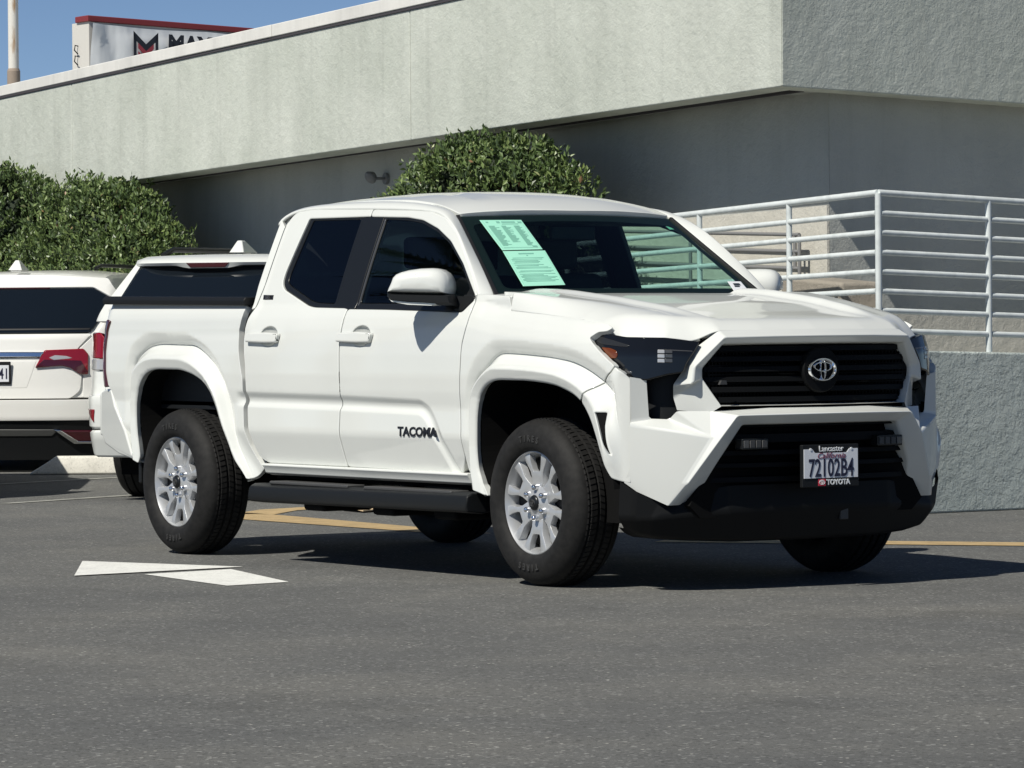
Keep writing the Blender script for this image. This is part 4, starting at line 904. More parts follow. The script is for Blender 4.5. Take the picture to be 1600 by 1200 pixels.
# ---------------------------------------------------------------- ground and markings
b=MB(); b.add([(-220,-220,0),(220,-220,0),(220,220,0),(-220,220,0)],[(0,1,2,3)]); tag(b.build('parking_lot',M['asphalt']),kind='structure')
def mark(name,polys,mt,z=.004,kind='structure'):
    b=MB()
    for P in polys: 
        if area(P)<0: P=P[::-1]
        b.add([(x,y,z) for x,y in P],[tuple(range(len(P)))])
    return tag(b.build(name,mt),kind=kind)
mark('painted_arrow_head',[[(-3.062,-1.623),(-2.027,-2.206),(-2.098,-1.235)]],M['linew'],.0055)
mark('painted_arrow_shaft',[[(-1.934,-1.878),(-.935,-1.987),(-.982,-1.632),(-2.003,-1.358)]],M['linew'],.003)
mark('yellow_line',[[(-6.983,1.50),(-7.05,1.62),(-6.692,1.634),(-4.624,1.48),(-3.9,1.43),(-3.9,1.16),(-4.405,1.195),(-6.328,1.18)],[(-6.983,1.50),(-7.35,1.90),(-7.60,2.75),(-7.33,2.72),(-7.12,2.05),(-6.72,1.64)]],M['liney'])
mark('white_line',[[(-12.35,2.10),(-13.3,4.5),(-13.2,4.53),(-12.25,2.13)],[(-9.42,1.05),(-10.3,3.0),(-10.2,3.04),(-9.33,1.08)]],M['lineold'])
D2=np.array([-.0213,.9993])
mark('yellow_line',[[(-2.75,1.85),(-.8,3.35),(.8,4.6),(1.0,4.36),(-.6,3.1),(-2.55,1.60)]],M['liney'])
# wheel stop beside the crossover
KB=empty('wheel_stop'); tag(KB,'white painted concrete wheel stop behind the parked crossover','wheel stop')
a=Vector((-14.62,4.05,0)); d=Vector((1.0,.62,0)).normalized() ; a=Vector((-15.15,3.62,0)); d=Vector((.83,.56,0)).normalized(); nn=Vector((-d.y,d.x,0))
d=Vector((.56,.83,0)); nn=Vector((-.83,.56,0)).normalized(); a=Vector((-14.05,3.60,0))
b=MB(); b.prism([a,a+Vector((0,0,.03))+d*.03,a+nn*.05+Vector((0,0,.15))+d*.22,a+nn*.20+Vector((0,0,.15))+d*.22,a+nn*.25],d*2.2); b.build('concrete_block',M['kerb'],KB,bevel=.02)
# flattened cardboard under the truck
c=[(-7.38,2.50,.01),(-6.95,2.75,.012),(-6.70,2.62,.05),(-6.60,2.36,.012),(-6.55,2.2,.01),(-6.85,2.22,.03),(-7.05,2.32,.008)]
b=MB(); b.prism(c[::-1],(0,0,.008)); tag(b.build('cardboard',M['card']),'crumpled piece of brown cardboard lying on the yellow line beyond the truck','cardboard')
# ---------------------------------------------------------------- building
d1=Vector((-.9903,.1383,-.0167)); d2=Vector((-.0213,.9993,-.0298)); d1h=Vector((-.9904,.1383,0)).normalized(); d2h=Vector((-.0213,.9998,0)).normalized()
n1=Vector((-.1383,-.9904,0)); n2=Vector((.9998,.0213,0)); UP=Vector((0,0,1))
Wc=Vector((-6.052,5.606,0)); Fc=Vector((-5.683,4.922,0)); Kc=Vector((-3.999,4.33,0))
BD=empty('building',(0,0,0)); tag(BD,'pale stucco commercial building with a deep overhanging parapet','building')
def slab(name,P,mt,parent,**k):
    """solid from 8 corners: 4 lower, 4 upper"""
    b=MB(); b.add(P,[(0,3,2,1),(4,5,6,7),(0,1,5,4),(1,2,6,5),(2,3,7,6),(3,0,4,7)]); return b.build(name,mt,parent,**k)
def run(a,t,dr,z): return Vector((a.x,a.y,a.z))+dr*t+UP*z
# walls under the overhang (slope of the roof line: .0169 per m along d1, .0298 along d2)
s1_,s2_=-.0131,-.0280
ZS=2.745
L1,L2=34.0,16.0
def zl(z,t): return z+s1_*t
def zr_(z,t): return z+s2_*t
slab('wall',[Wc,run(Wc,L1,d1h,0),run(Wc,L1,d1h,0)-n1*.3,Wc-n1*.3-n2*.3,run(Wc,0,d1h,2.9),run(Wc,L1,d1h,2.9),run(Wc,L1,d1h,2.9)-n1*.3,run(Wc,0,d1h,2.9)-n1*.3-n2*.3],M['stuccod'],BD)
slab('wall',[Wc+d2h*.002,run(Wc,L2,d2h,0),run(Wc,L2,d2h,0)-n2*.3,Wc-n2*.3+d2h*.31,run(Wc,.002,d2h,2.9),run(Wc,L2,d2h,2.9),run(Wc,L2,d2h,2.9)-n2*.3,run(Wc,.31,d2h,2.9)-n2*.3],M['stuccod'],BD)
# overhanging parapet: left bay panels split at the control joints, right face
ZT=3.86   # cap underside at the corner, falls along d1
joints=[0,5.92,13.95,24.0,L1]
th=.30
for i in range(4):
    t0,t1=joints[i]+(.006 if i else 0),joints[i+1]-.006
    A,B_=run(Fc,t0,d1h,0),run(Fc,t1,d1h,0)
    if i==0: Ai=A-n1*th-n2*th
    else: Ai=A-n1*th
    Bi=B_-n1*th
    slab('parapet_panel',[A+UP*zl(ZS,t0),B_+UP*zl(ZS,t1),Bi+UP*zl(ZS,t1),Ai+UP*zl(ZS,t0),A+UP*(3.778-.0127*t0),B_+UP*(3.778-.0127*t1),Bi+UP*(3.778-.0127*t1),Ai+UP*(3.778-.0127*t0)],M['stucco'],BD,bevel=.012)
    if i: # joint backing
        b=MB(); 
A,B_=run(Fc,0.002,d2h,0)-n2*.002,run(Fc,L2,d2h,0)
slab('parapet_panel',[A+UP*ZS,B_+UP*zr_(ZS,L2),B_-n2*th+UP*zr_(ZS,L2),A-n2*th+d2h*th+UP*ZS,A+UP*3.775,B_+UP*3.55,B_-n2*th+UP*3.55,A-n2*th+d2h*th+UP*3.775],M['stucco'],BD,bevel=.012)
# soffit
for t0,t1 in ((0,17),(17.0,L1)):
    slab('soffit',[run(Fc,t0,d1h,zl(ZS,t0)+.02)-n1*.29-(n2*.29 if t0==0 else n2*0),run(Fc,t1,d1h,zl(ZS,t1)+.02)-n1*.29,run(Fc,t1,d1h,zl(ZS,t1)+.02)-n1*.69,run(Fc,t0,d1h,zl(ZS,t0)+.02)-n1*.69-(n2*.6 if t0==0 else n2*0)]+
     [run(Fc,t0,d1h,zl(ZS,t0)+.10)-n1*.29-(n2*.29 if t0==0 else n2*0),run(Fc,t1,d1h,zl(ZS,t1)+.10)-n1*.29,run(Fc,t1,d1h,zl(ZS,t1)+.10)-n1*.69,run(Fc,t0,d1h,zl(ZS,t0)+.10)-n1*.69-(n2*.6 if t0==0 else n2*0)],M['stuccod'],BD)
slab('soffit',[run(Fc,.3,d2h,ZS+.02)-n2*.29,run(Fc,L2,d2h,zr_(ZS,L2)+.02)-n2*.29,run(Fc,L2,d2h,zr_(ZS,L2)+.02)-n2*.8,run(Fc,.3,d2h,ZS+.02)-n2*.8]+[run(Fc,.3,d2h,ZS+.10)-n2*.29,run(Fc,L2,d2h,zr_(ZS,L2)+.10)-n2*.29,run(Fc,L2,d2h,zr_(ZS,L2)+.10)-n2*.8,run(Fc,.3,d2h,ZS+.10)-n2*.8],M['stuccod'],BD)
# thin reveal strip under the soffit edge
slab('soffit_strip',[run(Fc,.35,d1h,zl(ZS,.35)-.004)-n1*.34,run(Fc,L1,d1h,zl(ZS,L1)-.004)-n1*.34,run(Fc,L1,d1h,zl(ZS,L1)-.004)-n1*.37,run(Fc,.35,d1h,zl(ZS,.35)-.004)-n1*.37]+[run(Fc,.35,d1h,zl(ZS,.35)+.03)-n1*.34,run(Fc,L1,d1h,zl(ZS,L1)+.03)-n1*.34,run(Fc,L1,d1h,zl(ZS,L1)+.03)-n1*.37,run(Fc,.35,d1h,zl(ZS,.35)+.03)-n1*.37],M['drip'],BD)
# cap pieces and drip edge
cj=[0,4.2,8.75,12.4,16.5,19.4,23,27,31,L1]
for i in range(len(cj)-1):
    t0,t1=cj[i]+.003,cj[i+1]-.003; j=.004*((i*7)%3-1)
    def zc(t): return 3.778-.0127*t
    A,B_=run(Fc,t0,d1h,0)+n1*(.02+j),run(Fc,t1,d1h,0)+n1*(.02+j)
    slab('parapet_cap',[A+UP*(zc(t0)+.02),B_+UP*(zc(t1)+.02),B_-n1*.36+UP*(zc(t1)+.02),A-n1*.36+UP*(zc(t0)+.02),A+UP*(zc(t0)+.126),B_+UP*(zc(t1)+.126),B_-n1*.36+UP*(zc(t1)+.126),A-n1*.36+UP*(zc(t0)+.126)],M['cap'],BD,bevel=.008)
A,B_=run(Fc,0,d1h,0)+n1*.012,run(Fc,L1,d1h,0)+n1*.012
slab('drip_edge',[A+UP*(3.775),B_+UP*(3.775-.0127*L1),B_-n1*.3+UP*(3.775-.0127*L1),A-n1*.3+UP*3.775,A+UP*3.797,B_+UP*(3.797-.0127*L1),B_-n1*.3+UP*(3.797-.0127*L1),A-n1*.3+UP*3.797],M['drip'],BD)
slab('roof',[run(Fc,.2,d1h,3.2)-n1*.25-n2*.25,run(Fc,L1,d1h,3.0)-n1*.25,run(Fc,L1,d1h,3.0)-n1*9,run(Fc,0,d1h,3.2)-n1*9-n2*.25]+[run(Fc,.2,d1h,3.3)-n1*.25-n2*.25,run(Fc,L1,d1h,3.1)-n1*.25,run(Fc,L1,d1h,3.1)-n1*9,run(Fc,0,d1h,3.3)-n1*9-n2*.25],M['stuccod'],BD)
# floodlight on the wall
FLm=empty('wall_floodlight'); tag(FLm,'small round floodlight on a bracket high on the shaded wall by the shrub','floodlight')
p=Vector((-13.30,6.62,2.44)); 
b=MB(); V=[]; b.lathe([(0,-.015),(.035,-.015),(.055,.0),(.058,.02),(.03,.06),(0,.065)],20)
hd=b.build('lamp_head',M['handrail'],FLm,smooth=40); hd.matrix_local=Matrix.Translation(p+n1*.17)@Matrix.Rotation(math.radians(35),4,'X')
b=MB(); b.tube([p+n1*.01,p+n1*.08,p+n1*.13],.012,8); b.tube([p+n1*.004-d1*.0,p+n1*.03],.05,12); b.build('bracket',M['handrail'],FLm)
# ---------------------------------------------------------------- ramp, retaining wall and railing
RW=empty('retaining_wall'); tag(RW,'low rough grey green stucco retaining wall under the white railing','retaining wall')
th=.22
slab('wall_run',[Kc,run(Kc,L2,d2h,0),run(Kc,L2,d2h,0)-n2*th,Kc-n2*th+d2h*.0]+[run(Kc,0,d2h,1.022),run(Kc,L2,d2h,1.022+s2_*L2*.9),run(Kc,L2,d2h,1.022+s2_*L2*.9)-n2*th,run(Kc,0,d2h,1.022)-n2*th],M['wallst'],RW,bevel=.015)
slab('wall_run',[Kc-n2*th,run(Kc,4.4,d1h,0),run(Kc,4.4,d1h,0)-n1*th,Kc-n1*th-n2*th]+[run(Kc,0,d1h,1.020)-n2*th,run(Kc,12,d1h,.82),run(Kc,12,d1h,.82)-n1*th,run(Kc,0,d1h,1.020)-n1*th-n2*th],M['wallst'],RW,bevel=.015)
DK=[]
b=MB(); P=[Kc-n2*.2-n1*.2,run(Kc,L2,d2h,0)-n2*.2,run(Kc,L2,d2h,0)-n2*2.2,Wc+d2h*4,Wc,run(Wc,2.9,d1h,0),run(Kc,4.3,d1h,0)-n1*.2]
b.prism([q+UP*.2 for q in P][::-1],(0,0,.62)); tag(b.build('ramp_deck',M['stuccod']),kind='structure')
RL=empty('railing'); tag(RL,'white pipe railing of eight bars on the retaining wall','railing')
K2=Kc-n2*.10-n1*.10
rz_=[1.989,1.864,1.744,1.622,1.503,1.383,1.263,1.140]
def railpt(t,dr,z,sl): return Vector((K2.x,K2.y,0))+dr*t+UP*(z+sl*t)
for i,z in enumerate(rz_):
    r=.0185 if i else .021
    sl1=-.0255+.0015*i; sl2=-.036+.0005*i
    b=MB(); b.tube([railpt(-.0 if i==0 else .02,d1h,z,sl1),railpt(4.3,d1h,z,sl1)],r,10); b.build('top_rail' if i==0 else 'bar',M['rail'],RL,smooth=50)
    if i==0:
        b=MB(); b.tube([railpt(0,d2h,z,sl2),railpt(L2,d2h,z,sl2)],r,10); b.build('top_rail',M['rail'],RL,smooth=50)
    else:
        for a_,b_ in ((.02,.885),(.925,1.79),(1.83,2.7),(2.74,6.0)):
            b=MB(); b.tube([railpt(a_,d2h,z,sl2),railpt(b_,d2h,z,sl2)],r,10); b.build('bar',M['rail'],RL,smooth=50)
b=MB(); b.tube([railpt(0,d1h,.95,0),railpt(0,d1h,1.985,0)],.0205,12); b.build('post',M['rail'],RL,smooth=50)
for t in (1.10,2.30,3.5,4.28):
    b=MB(); b.tube([railpt(t,d1h,.8,0),railpt(t,d1h,1.985,-.0255)],.019,10); b.build('post',M['rail'],RL,smooth=50)
for t in (.905,1.81,2.72,4.2,5.7):
    b=MB(); b.tube([railpt(t,d2h,.85,0),railpt(t,d2h,1.985,-.036)],.0205,10); b.build('post',M['rail'],RL,smooth=50)
# second handrail on the wall
HR=empty('wall_handrail'); tag(HR,'thin grey handrail of three bars against the pale wall behind the railing','handrail')
H0=Wc+n1*.12
for z in (1.79,1.675,1.56):
    b=MB(); b.tube([run(H0,.20,d1h,z),run(H0,4.0,d1h,z+.13)],.013,8); b.build('bar',M['handrail'],HR,smooth=50)
for t in (.20,.26,1.75): 
    b=MB(); b.tube([run(H0,t,d1h,.8),run(H0,t,d1h,1.79)] if t!=.26 else [run(H0,t,d1h,1.56),run(H0,t,d1h,1.79)],.013,8); b.build('post',M['handrail'],HR,smooth=50)
# wall band with sunlight in its colour, and planter blocks on the ramp
LW=Wc+n1*.02
o=slab('sunlit_band',[run(LW,-.0,d1h,.8),run(LW,6,d1h,.8),run(LW,6,d1h,.8)-n1*.018,run(LW,0,d1h,.8)-n1*.018]+[run(LW,0,d1h,1.985),run(LW,6,d1h,1.88),run(LW,6,d1h,1.88)-n1*.018,run(LW,0,d1h,1.985)-n1*.018],M['cream'],None)  # thin lighter slab: sunlight below the overhang shadow painted as colour
tag(o,'lower band of wall behind the railing, sunlight put into its lighter cream colour','wall band')
o=slab('planter_block',[Vector((x,y,.8)) for x,y in ((-6.05,5.18),(-5.25,5.06),(-5.20,5.36),(-6.0,5.48))]+[Vector((x,y,z)) for x,y,z in ((-6.05,5.18,1.505),(-5.25,5.06,1.455),(-5.20,5.36,1.455),(-6.0,5.48,1.505))],M['brown'],None,bevel=.03)
tag(o,'tan stucco planter block standing on the ramp behind the railing corner','planter')
LD=Vector((-5.0,4.95,0))
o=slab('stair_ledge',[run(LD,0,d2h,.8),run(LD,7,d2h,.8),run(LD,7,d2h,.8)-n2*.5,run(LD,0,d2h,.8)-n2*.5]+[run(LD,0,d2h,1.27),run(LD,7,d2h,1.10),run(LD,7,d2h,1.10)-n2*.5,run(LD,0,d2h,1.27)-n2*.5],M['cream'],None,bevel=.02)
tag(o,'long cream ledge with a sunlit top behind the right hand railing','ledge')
# ---------------------------------------------------------------- pole and roof sign
PO=empty('flagpole',(-25.07,9.01,0)); tag(PO,'tall rust streaked white pole rising behind the parapet','pole')
b=MB(); b.tube([(0,0,0),(0,0,4.10),(0,0,7.5)],[.062,.060,.055],18); b.build('shaft',M['pole'],PO,smooth=50)
b=MB(); b.tube([(0,0,3.95),(0,0,4.11)],.074,18); b.tube([(0,0,4.11),(0,0,4.14)],[.074,.062],18); b.build('collar',M['rust'],PO,smooth=50)
SG=empty('roof_sign'); tag(SG,'white vinyl banner on a red capped sign box above the parapet','sign')
S0=Vector((-28.17,11.592,.045)); e1=d1h; e2=d2h
Ls=5.5; sd=.43
def zs(t): return -.030*t
b=MB(); b.add([S0+UP*3.0,run(S0,Ls,e2,3.0),run(S0,Ls,e2,3.0)-n2*sd,S0-n2*sd+UP*3.0,S0+UP*4.935,run(S0,Ls,e2,4.935+zs(Ls)),run(S0,Ls,e2,4.935+zs(Ls))-n2*sd,S0-n2*sd+UP*4.935],[(0,3,2,1),(4,5,6,7),(0,1,5,4),(1,2,6,5),(2,3,7,6),(3,0,4,7)]); b.build('sign_box',M['signend'],SG)
A=S0+n2*.03+n1*.03
b=MB(); q=[A,run(A,Ls,e2,0),run(A,Ls,e2,0)-n2*(sd-.10),A-n2*(sd-.10)]; b.add([p+UP*(4.937+(zs(Ls) if i in(1,2) else 0)) for i,p in enumerate(q)]+[p+UP*(5.012+(zs(Ls) if i in(1,2) else 0)) for i,p in enumerate(q)],[(0,3,2,1),(4,5,6,7),(0,1,5,4),(1,2,6,5),(2,3,7,6),(3,0,4,7)]); b.build('red_cap',M['redcap'],SG,bevel=.01)
# banner sheet hung on the face, its edges pulled by the ties
def bpt(t,z): return run(S0,t,e2,z+zs(t))
V=[];F_=[];nx,nz=60,24; rng=random.Random(2)
for i in range(nx+1):
    for j in range(nz+1):
        t=.008+i/nx*5.2; v=j/nz; top=4.915-.018*abs(math.sin(t*1.9)); z=3.5+v*(top-3.5)
        fold=.035*math.exp(-((t-.01)/.30)**2)*math.sin(16*(t+.45*v))+.016*math.sin(3.2*t+1)*math.exp(-((v-1)/.15)**2)
        lip=.10*ss(.90,1.0,v)
        p=bpt(t,z)+n2*(.045+fold+.05*(1-ss(.86,.985,v))*ss(.2,.6,t)); V.append(p)
for i in range(nx):
    for j in range(nz): F_.append((i*(nz+1)+j,(i+1)*(nz+1)+j,(i+1)*(nz+1)+j+1,i*(nz+1)+j+1))
BN=obj('banner',V,F_,M['banner'],SG,smooth=True)
FRB=[]
def bpoly(nm,P,mt):
    b=MB(); b.prism([bpt(t-.105,z+.095)+n2*.125 for t,z in P],n2*.004); return b.build(nm,mt,BN)
# chevron emblem: frame with a notched top, two red chevrons
bpoly('emblem_frame',[(.66,4.755),(.835,4.60),(1.01,4.755),(1.01,4.665),(.835,4.515),(.66,4.665)],M['navy'])
bpoly('emblem_frame',[(.66,4.755),(.66,4.42),(.70,4.40),(.70,4.69)],M['navy']); bpoly('emblem_frame',[(1.01,4.755),(1.01,4.42),(.97,4.40),(.97,4.69)],M['navy'])
for dz in (0,-.105): bpoly('emblem_chevron',[(.725,4.615+dz),(.835,4.515+dz-.0),(.945,4.615+dz),(.945,4.545+dz),(.835,4.445+dz),(.725,4.545+dz)],M['redprint'])
bpoly('emblem_frame',[(.66,4.40),(.835,4.24),(1.01,4.40),(1.01,4.33),(.835,4.17),(.66,4.33)],M['navy'])
sl=Vector((e2.x,e2.y,-.03))
text('banner_lettering','MAY',.30,M['navy'],BN,frame(bpt(1.045,4.715)+n2*.125,sl,n2),.003,align='LEFT',bold=.012)
for z,l in ((4.65,.05),(4.52,.06)):
    b=MB(); p=S0-n2*.28+n1*.0+UP*z; b.tube([p,p+n1*.04+UP*.01,p+n1*.05-UP*l,p+n1*.03-UP*(l+.05)+n2*.05],.008,6); b.build('tie_hook',M['under'],SG)
# ---------------------------------------------------------------- shrubs
def shrub(name,label,blobs,nleaf,seed,base,size=.030,group=None):
    """blobs: ellipsoids (centre, radii) that carry leaf sprays near their surface"""
    rng=np.random.default_rng(seed); root=empty(name,base); tag(root,label,'shrub',group)
    vol=np.array([b_[1][0]*b_[1][1]+b_[1][0]*b_[1][2]+b_[1][1]*b_[1][2] for b_ in blobs]); cnt=(vol/vol.sum()*nleaf).astype(int)
    V=[];F_=[];tone=[]
    for (c,r),n in zip(blobs,cnt):
        nsp=max(1,n//7); c=np.array(c);r=np.array(r)
        for _ in range(nsp):
            d=rng.normal(size=3); d/=np.linalg.norm(d)
            if d[2]<-.55: d[2]=-d[2]
            rad=1-abs(rng.normal(0,.13)); rad=max(rad,.35)+ (rng.random()<.14)*rng.uniform(0,.20)
            p=c+d*r*rad
            out=d*.55+np.array([0,0,.75])+rng.normal(0,.28,3); out/=np.linalg.norm(out)
            st=rng.random()
            for k in range(7):
                ax=out*.5+rng.normal(0,.55,3)+np.array([0,0,.35]); ax/=np.linalg.norm(ax)
                q=p+out*(k*.013)+rng.normal(0,.014,3)
                sd=np.cross(ax,rng.normal(size=3)); sd/=np.linalg.norm(sd)+1e-9; nn_=np.cross(sd,ax)
                L=size*rng.uniform(1.1,2.1); Wd=L*rng.uniform(.20,.29); i0=len(V)
                V+=[q,q+ax*L*.5+sd*Wd+nn_*Wd*.35,q+ax*L,q+ax*L*.5-sd*Wd+nn_*Wd*.35]; F_+=[(i0,i0+1,i0+2),(i0,i0+2,i0+3)]
                tt=np.clip(.14+.50*st+rng.normal(0,.17),0,.97)
                if rng.random()<.006: tt=1
                tone+=[tt]*2
    o=obj('crown',[v-np.array(base) for v in V],F_,M['leaf'],root); o['kind']='stuff'
    at=o.data.attributes.new('tone','FLOAT','FACE'); at.data.foreach_set('value',tone)
    zc=np.mean([b_[0][2] for b_ in blobs])
    b=MB()
    for k in range(7):
        bl=blobs[k%len(blobs)]; c=np.array(bl[0])-np.array(base); p0=np.array([c[0]*.5+rng.normal(0,.06),c[1]*.5+rng.normal(0,.06),0]); p2=c+rng.normal(0,.2,3)*np.array(bl[1]); p1=(p0+p2)/2+rng.normal(0,.06,3)
        b.tube([p0,p1,p2],[.035,.022,.008],6)
    b.build('stem',M['bark'],root,smooth=50)
    # twiggy mass deep inside that closes the crown
    V=[];F_=[];
    for (c,r) in blobs:
        c=np.array(c)-np.array(base)
        for _ in range(900):
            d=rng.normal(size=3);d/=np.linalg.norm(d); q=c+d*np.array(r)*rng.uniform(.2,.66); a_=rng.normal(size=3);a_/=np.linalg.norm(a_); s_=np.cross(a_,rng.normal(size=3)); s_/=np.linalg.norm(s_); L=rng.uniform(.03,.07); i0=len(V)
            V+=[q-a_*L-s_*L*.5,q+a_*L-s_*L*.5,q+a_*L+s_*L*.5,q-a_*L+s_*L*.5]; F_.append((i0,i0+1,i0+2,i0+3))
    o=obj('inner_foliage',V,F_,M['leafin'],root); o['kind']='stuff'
    return root
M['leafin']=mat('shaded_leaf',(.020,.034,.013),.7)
def shift(bl,d): return [((c[0]+d[0],c[1]+d[1],c[2]+d[2]),r) for c,r in bl]
def resc(bl,k,d):
    c0=np.mean([b_[0] for b_ in bl],axis=0)
    return [(tuple((np.array(c)-c0)*np.array(k)+c0+np.array(d)),tuple(np.array(r)*np.array(k))) for c,r in bl]
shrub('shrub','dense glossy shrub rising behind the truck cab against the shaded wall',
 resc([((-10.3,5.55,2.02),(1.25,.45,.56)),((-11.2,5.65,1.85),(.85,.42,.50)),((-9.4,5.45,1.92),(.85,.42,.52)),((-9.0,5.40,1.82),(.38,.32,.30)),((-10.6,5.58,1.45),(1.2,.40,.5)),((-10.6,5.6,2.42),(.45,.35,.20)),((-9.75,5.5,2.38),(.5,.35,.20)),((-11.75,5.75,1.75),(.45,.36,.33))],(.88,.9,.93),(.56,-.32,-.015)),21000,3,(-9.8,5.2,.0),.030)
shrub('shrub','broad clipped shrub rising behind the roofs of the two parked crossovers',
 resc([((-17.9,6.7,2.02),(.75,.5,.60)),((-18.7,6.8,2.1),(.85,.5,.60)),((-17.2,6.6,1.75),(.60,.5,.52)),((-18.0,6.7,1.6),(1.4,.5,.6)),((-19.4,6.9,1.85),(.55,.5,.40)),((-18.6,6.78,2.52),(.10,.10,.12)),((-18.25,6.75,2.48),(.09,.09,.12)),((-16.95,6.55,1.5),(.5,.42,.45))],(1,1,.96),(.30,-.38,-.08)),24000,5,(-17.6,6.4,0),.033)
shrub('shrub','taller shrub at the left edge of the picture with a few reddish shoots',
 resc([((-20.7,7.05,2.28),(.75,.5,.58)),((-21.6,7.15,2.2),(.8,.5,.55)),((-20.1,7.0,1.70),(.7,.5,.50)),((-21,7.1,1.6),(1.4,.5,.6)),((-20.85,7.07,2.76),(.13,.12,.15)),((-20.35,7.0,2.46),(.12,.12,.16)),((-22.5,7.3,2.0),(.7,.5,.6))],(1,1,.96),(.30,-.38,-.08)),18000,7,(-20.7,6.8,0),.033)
# palms across the lot, seen only as reflections in the side windows
def palm(loc,h,seed,lab):
    rng=random.Random(seed); P=empty('palm_tree',loc); tag(P,lab,'palm tree','palms across the lot')
    b=MB(); b.tube([(0,0,-.1),(.1,.05,h*.5),(.15,.1,h)],[.22,.17,.15],12); b.build('trunk',M['bark'],P,smooth=50)
    V=[];F_=[]
    for k in range(46):
        az=rng.uniform(0,6.283); el=rng.uniform(-.7,1.2); L=rng.uniform(1.3,2.0); d=Vector((math.cos(az)*math.cos(el),math.sin(az)*math.cos(el),math.sin(el))); c=Vector((.15,.1,h)); sd=d.cross(Vector((0,0,1))).normalized()
        for j in range(11):
            t=.35+.65*j/10; base=c+d*L*t+Vector((0,0,-.35*t*t)); 
            for sg in (-1,1):
                tip=base+(sd*sg*.9+d*.7).normalized()*(.55*(1.15-t*.6))+Vector((0,0,-.12)); i0=len(V)
                V+=[base-d*.035,base+d*.035,tip]; F_.append((i0,i0+1,i0+2))
        i0=len(V); V+=[c-sd*.03,c+sd*.03,c+d*L+Vector((0,0,-.35))]; F_.append((i0,i0+1,i0+2))
    o=obj('crown',V,F_,M['leafin'],P); o['kind']='stuff'
palm((-16.8,-9.2,0),8.2,1,'taller fan palm across the lot, mirrored in the rear side window of the truck')
palm((-13.6,-8.2,0),6.0,2,'shorter fan palm across the lot, mirrored in the front side window of the truck')
# ---------------------------------------------------------------- the two parked crossovers (local frame: +x towards the tail, y to their right seen from behind, z up)
def local(root,loc,heading):
    root.location=loc; root.rotation_euler=(0,0,heading+math.pi)   # local +x points back along -heading
def tail(Y,Z,prof,half,curve=.22,ce=3.0,corner=.5):
    a=np.abs(Y)/half; x=np.interp(Z,[p[0] for p in prof],[p[1] for p in prof]); 
    return x-curve*a**ce-corner*np.maximum(a-.90,0)**1.5*6
def suv_wheel(root,x,y,R=.36,w=.24):
    W=empty('wheel'); W.parent=root; W.location=(x,y,R-.004)
    s=1 if y>0 else -1
    b=MB(); b.lathe([(.23,.0),(.29,-.012),(R-.03,-.006),(R-.008,.02),(R-.004,.055),(R-.012,.06),(R-.012,.068),(R,.072),(R,.115),(R-.012,.118),(R-.012,.126),(R,.13),(R-.004,.185),(R-.012,.188),(R-.03,w+.004),(.29,w+.01),(.23,w)],56); t=b.build('tyre',M['tyre'],W,smooth=45)
    b=MB(); b.lathe([(0,.03),(.05,.02),(.20,.03),(.225,.0),(.23,.02),(.23,.15)],40); b.build('rim',M['alloy'],W,smooth=40)
    W.rotation_euler=(0,0,math.pi if s>0 else 0)
    return W
def suv_common(root,L,half,zroof,zb,x0,paintm,sidetop):
    """side walls, roof and nose: local x runs forward as negative"""
    ws=.62
    n=24
    prof=[(0,.0)]
    # body side sections along the car: (x, z_bottom, z_belt, z_top, halfwidth_top)
    V=[];F_=[]
    st=[(x0,.50,1.05,zroof-.20,half*.80),(x0-.35,.42,1.06,zroof-.03,half*.80),(x0-1.0,.36,1.05,zroof+.04,half*.79),(x0-2.0,.34,1.03,zroof+.06,half*.78),(x0-2.7,.34,1.02,zroof+.0,half*.77),(x0-3.4,.36,1.02,1.12,half*.80),(x0-4.3,.40,.98,1.02,half*.80),(x0-L,.45,.80,.85,half*.70)]
    for (x,zb_,zm,zt,ht) in st:
        sec=[(-half*.93,zb_),(-half,.70),(-half*.985,zm),(-ht*1.02,max(zt-.12,zm+.02)),(-ht*.93,zt-.02),(-ht*.5,zt+.012),(0,zt+.02)]
        sec=sec+[(-y,z) for y,z in sec[:-1]][::-1]
        V+=[(x,y,z) for y,z in sec]
    m=13
    for i in range(len(st)-1):
        for k in range(m-1): F_.append((i*m+k,(i+1)*m+k,(i+1)*m+k+1,i*m+k+1))
    F_.append(tuple(range(m))); F_.append(tuple((len(st)-1)*m+k for k in range(m))[::-1])
    o=obj('body_shell',V,F_,paintm,root,smooth=40,bevel=0)
    bm=bmesh.new(); bm.from_mesh(o.data); bmesh.ops.recalc_face_normals(bm,faces=bm.faces); bm.to_mesh(o.data); bm.free()
    b=MB(); b.box((x0-L+.2,-half*.86,.17),(x0-.12,half*.86,.50)); b.build('underbody',M['under'],root)
    for s in (-1,1):
        V=[(x0-.55,s*half*.945,1.10),(x0-.75,s*half*.83,zroof-.14),(x0-2.6,s*half*.83,zroof-.12),(x0-3.25,s*half*.945,1.09)]
        b=MB(); b.prism(V if s>0 else V[::-1],(0,s*.02,0)); b.build('side_window',M['suvglass'],root,bevel=.01)
def rp(name,root,mt,P,S,step=.04,**k): return panel(name,root,mt,P,S,(1,0,.1),step=step,**k)
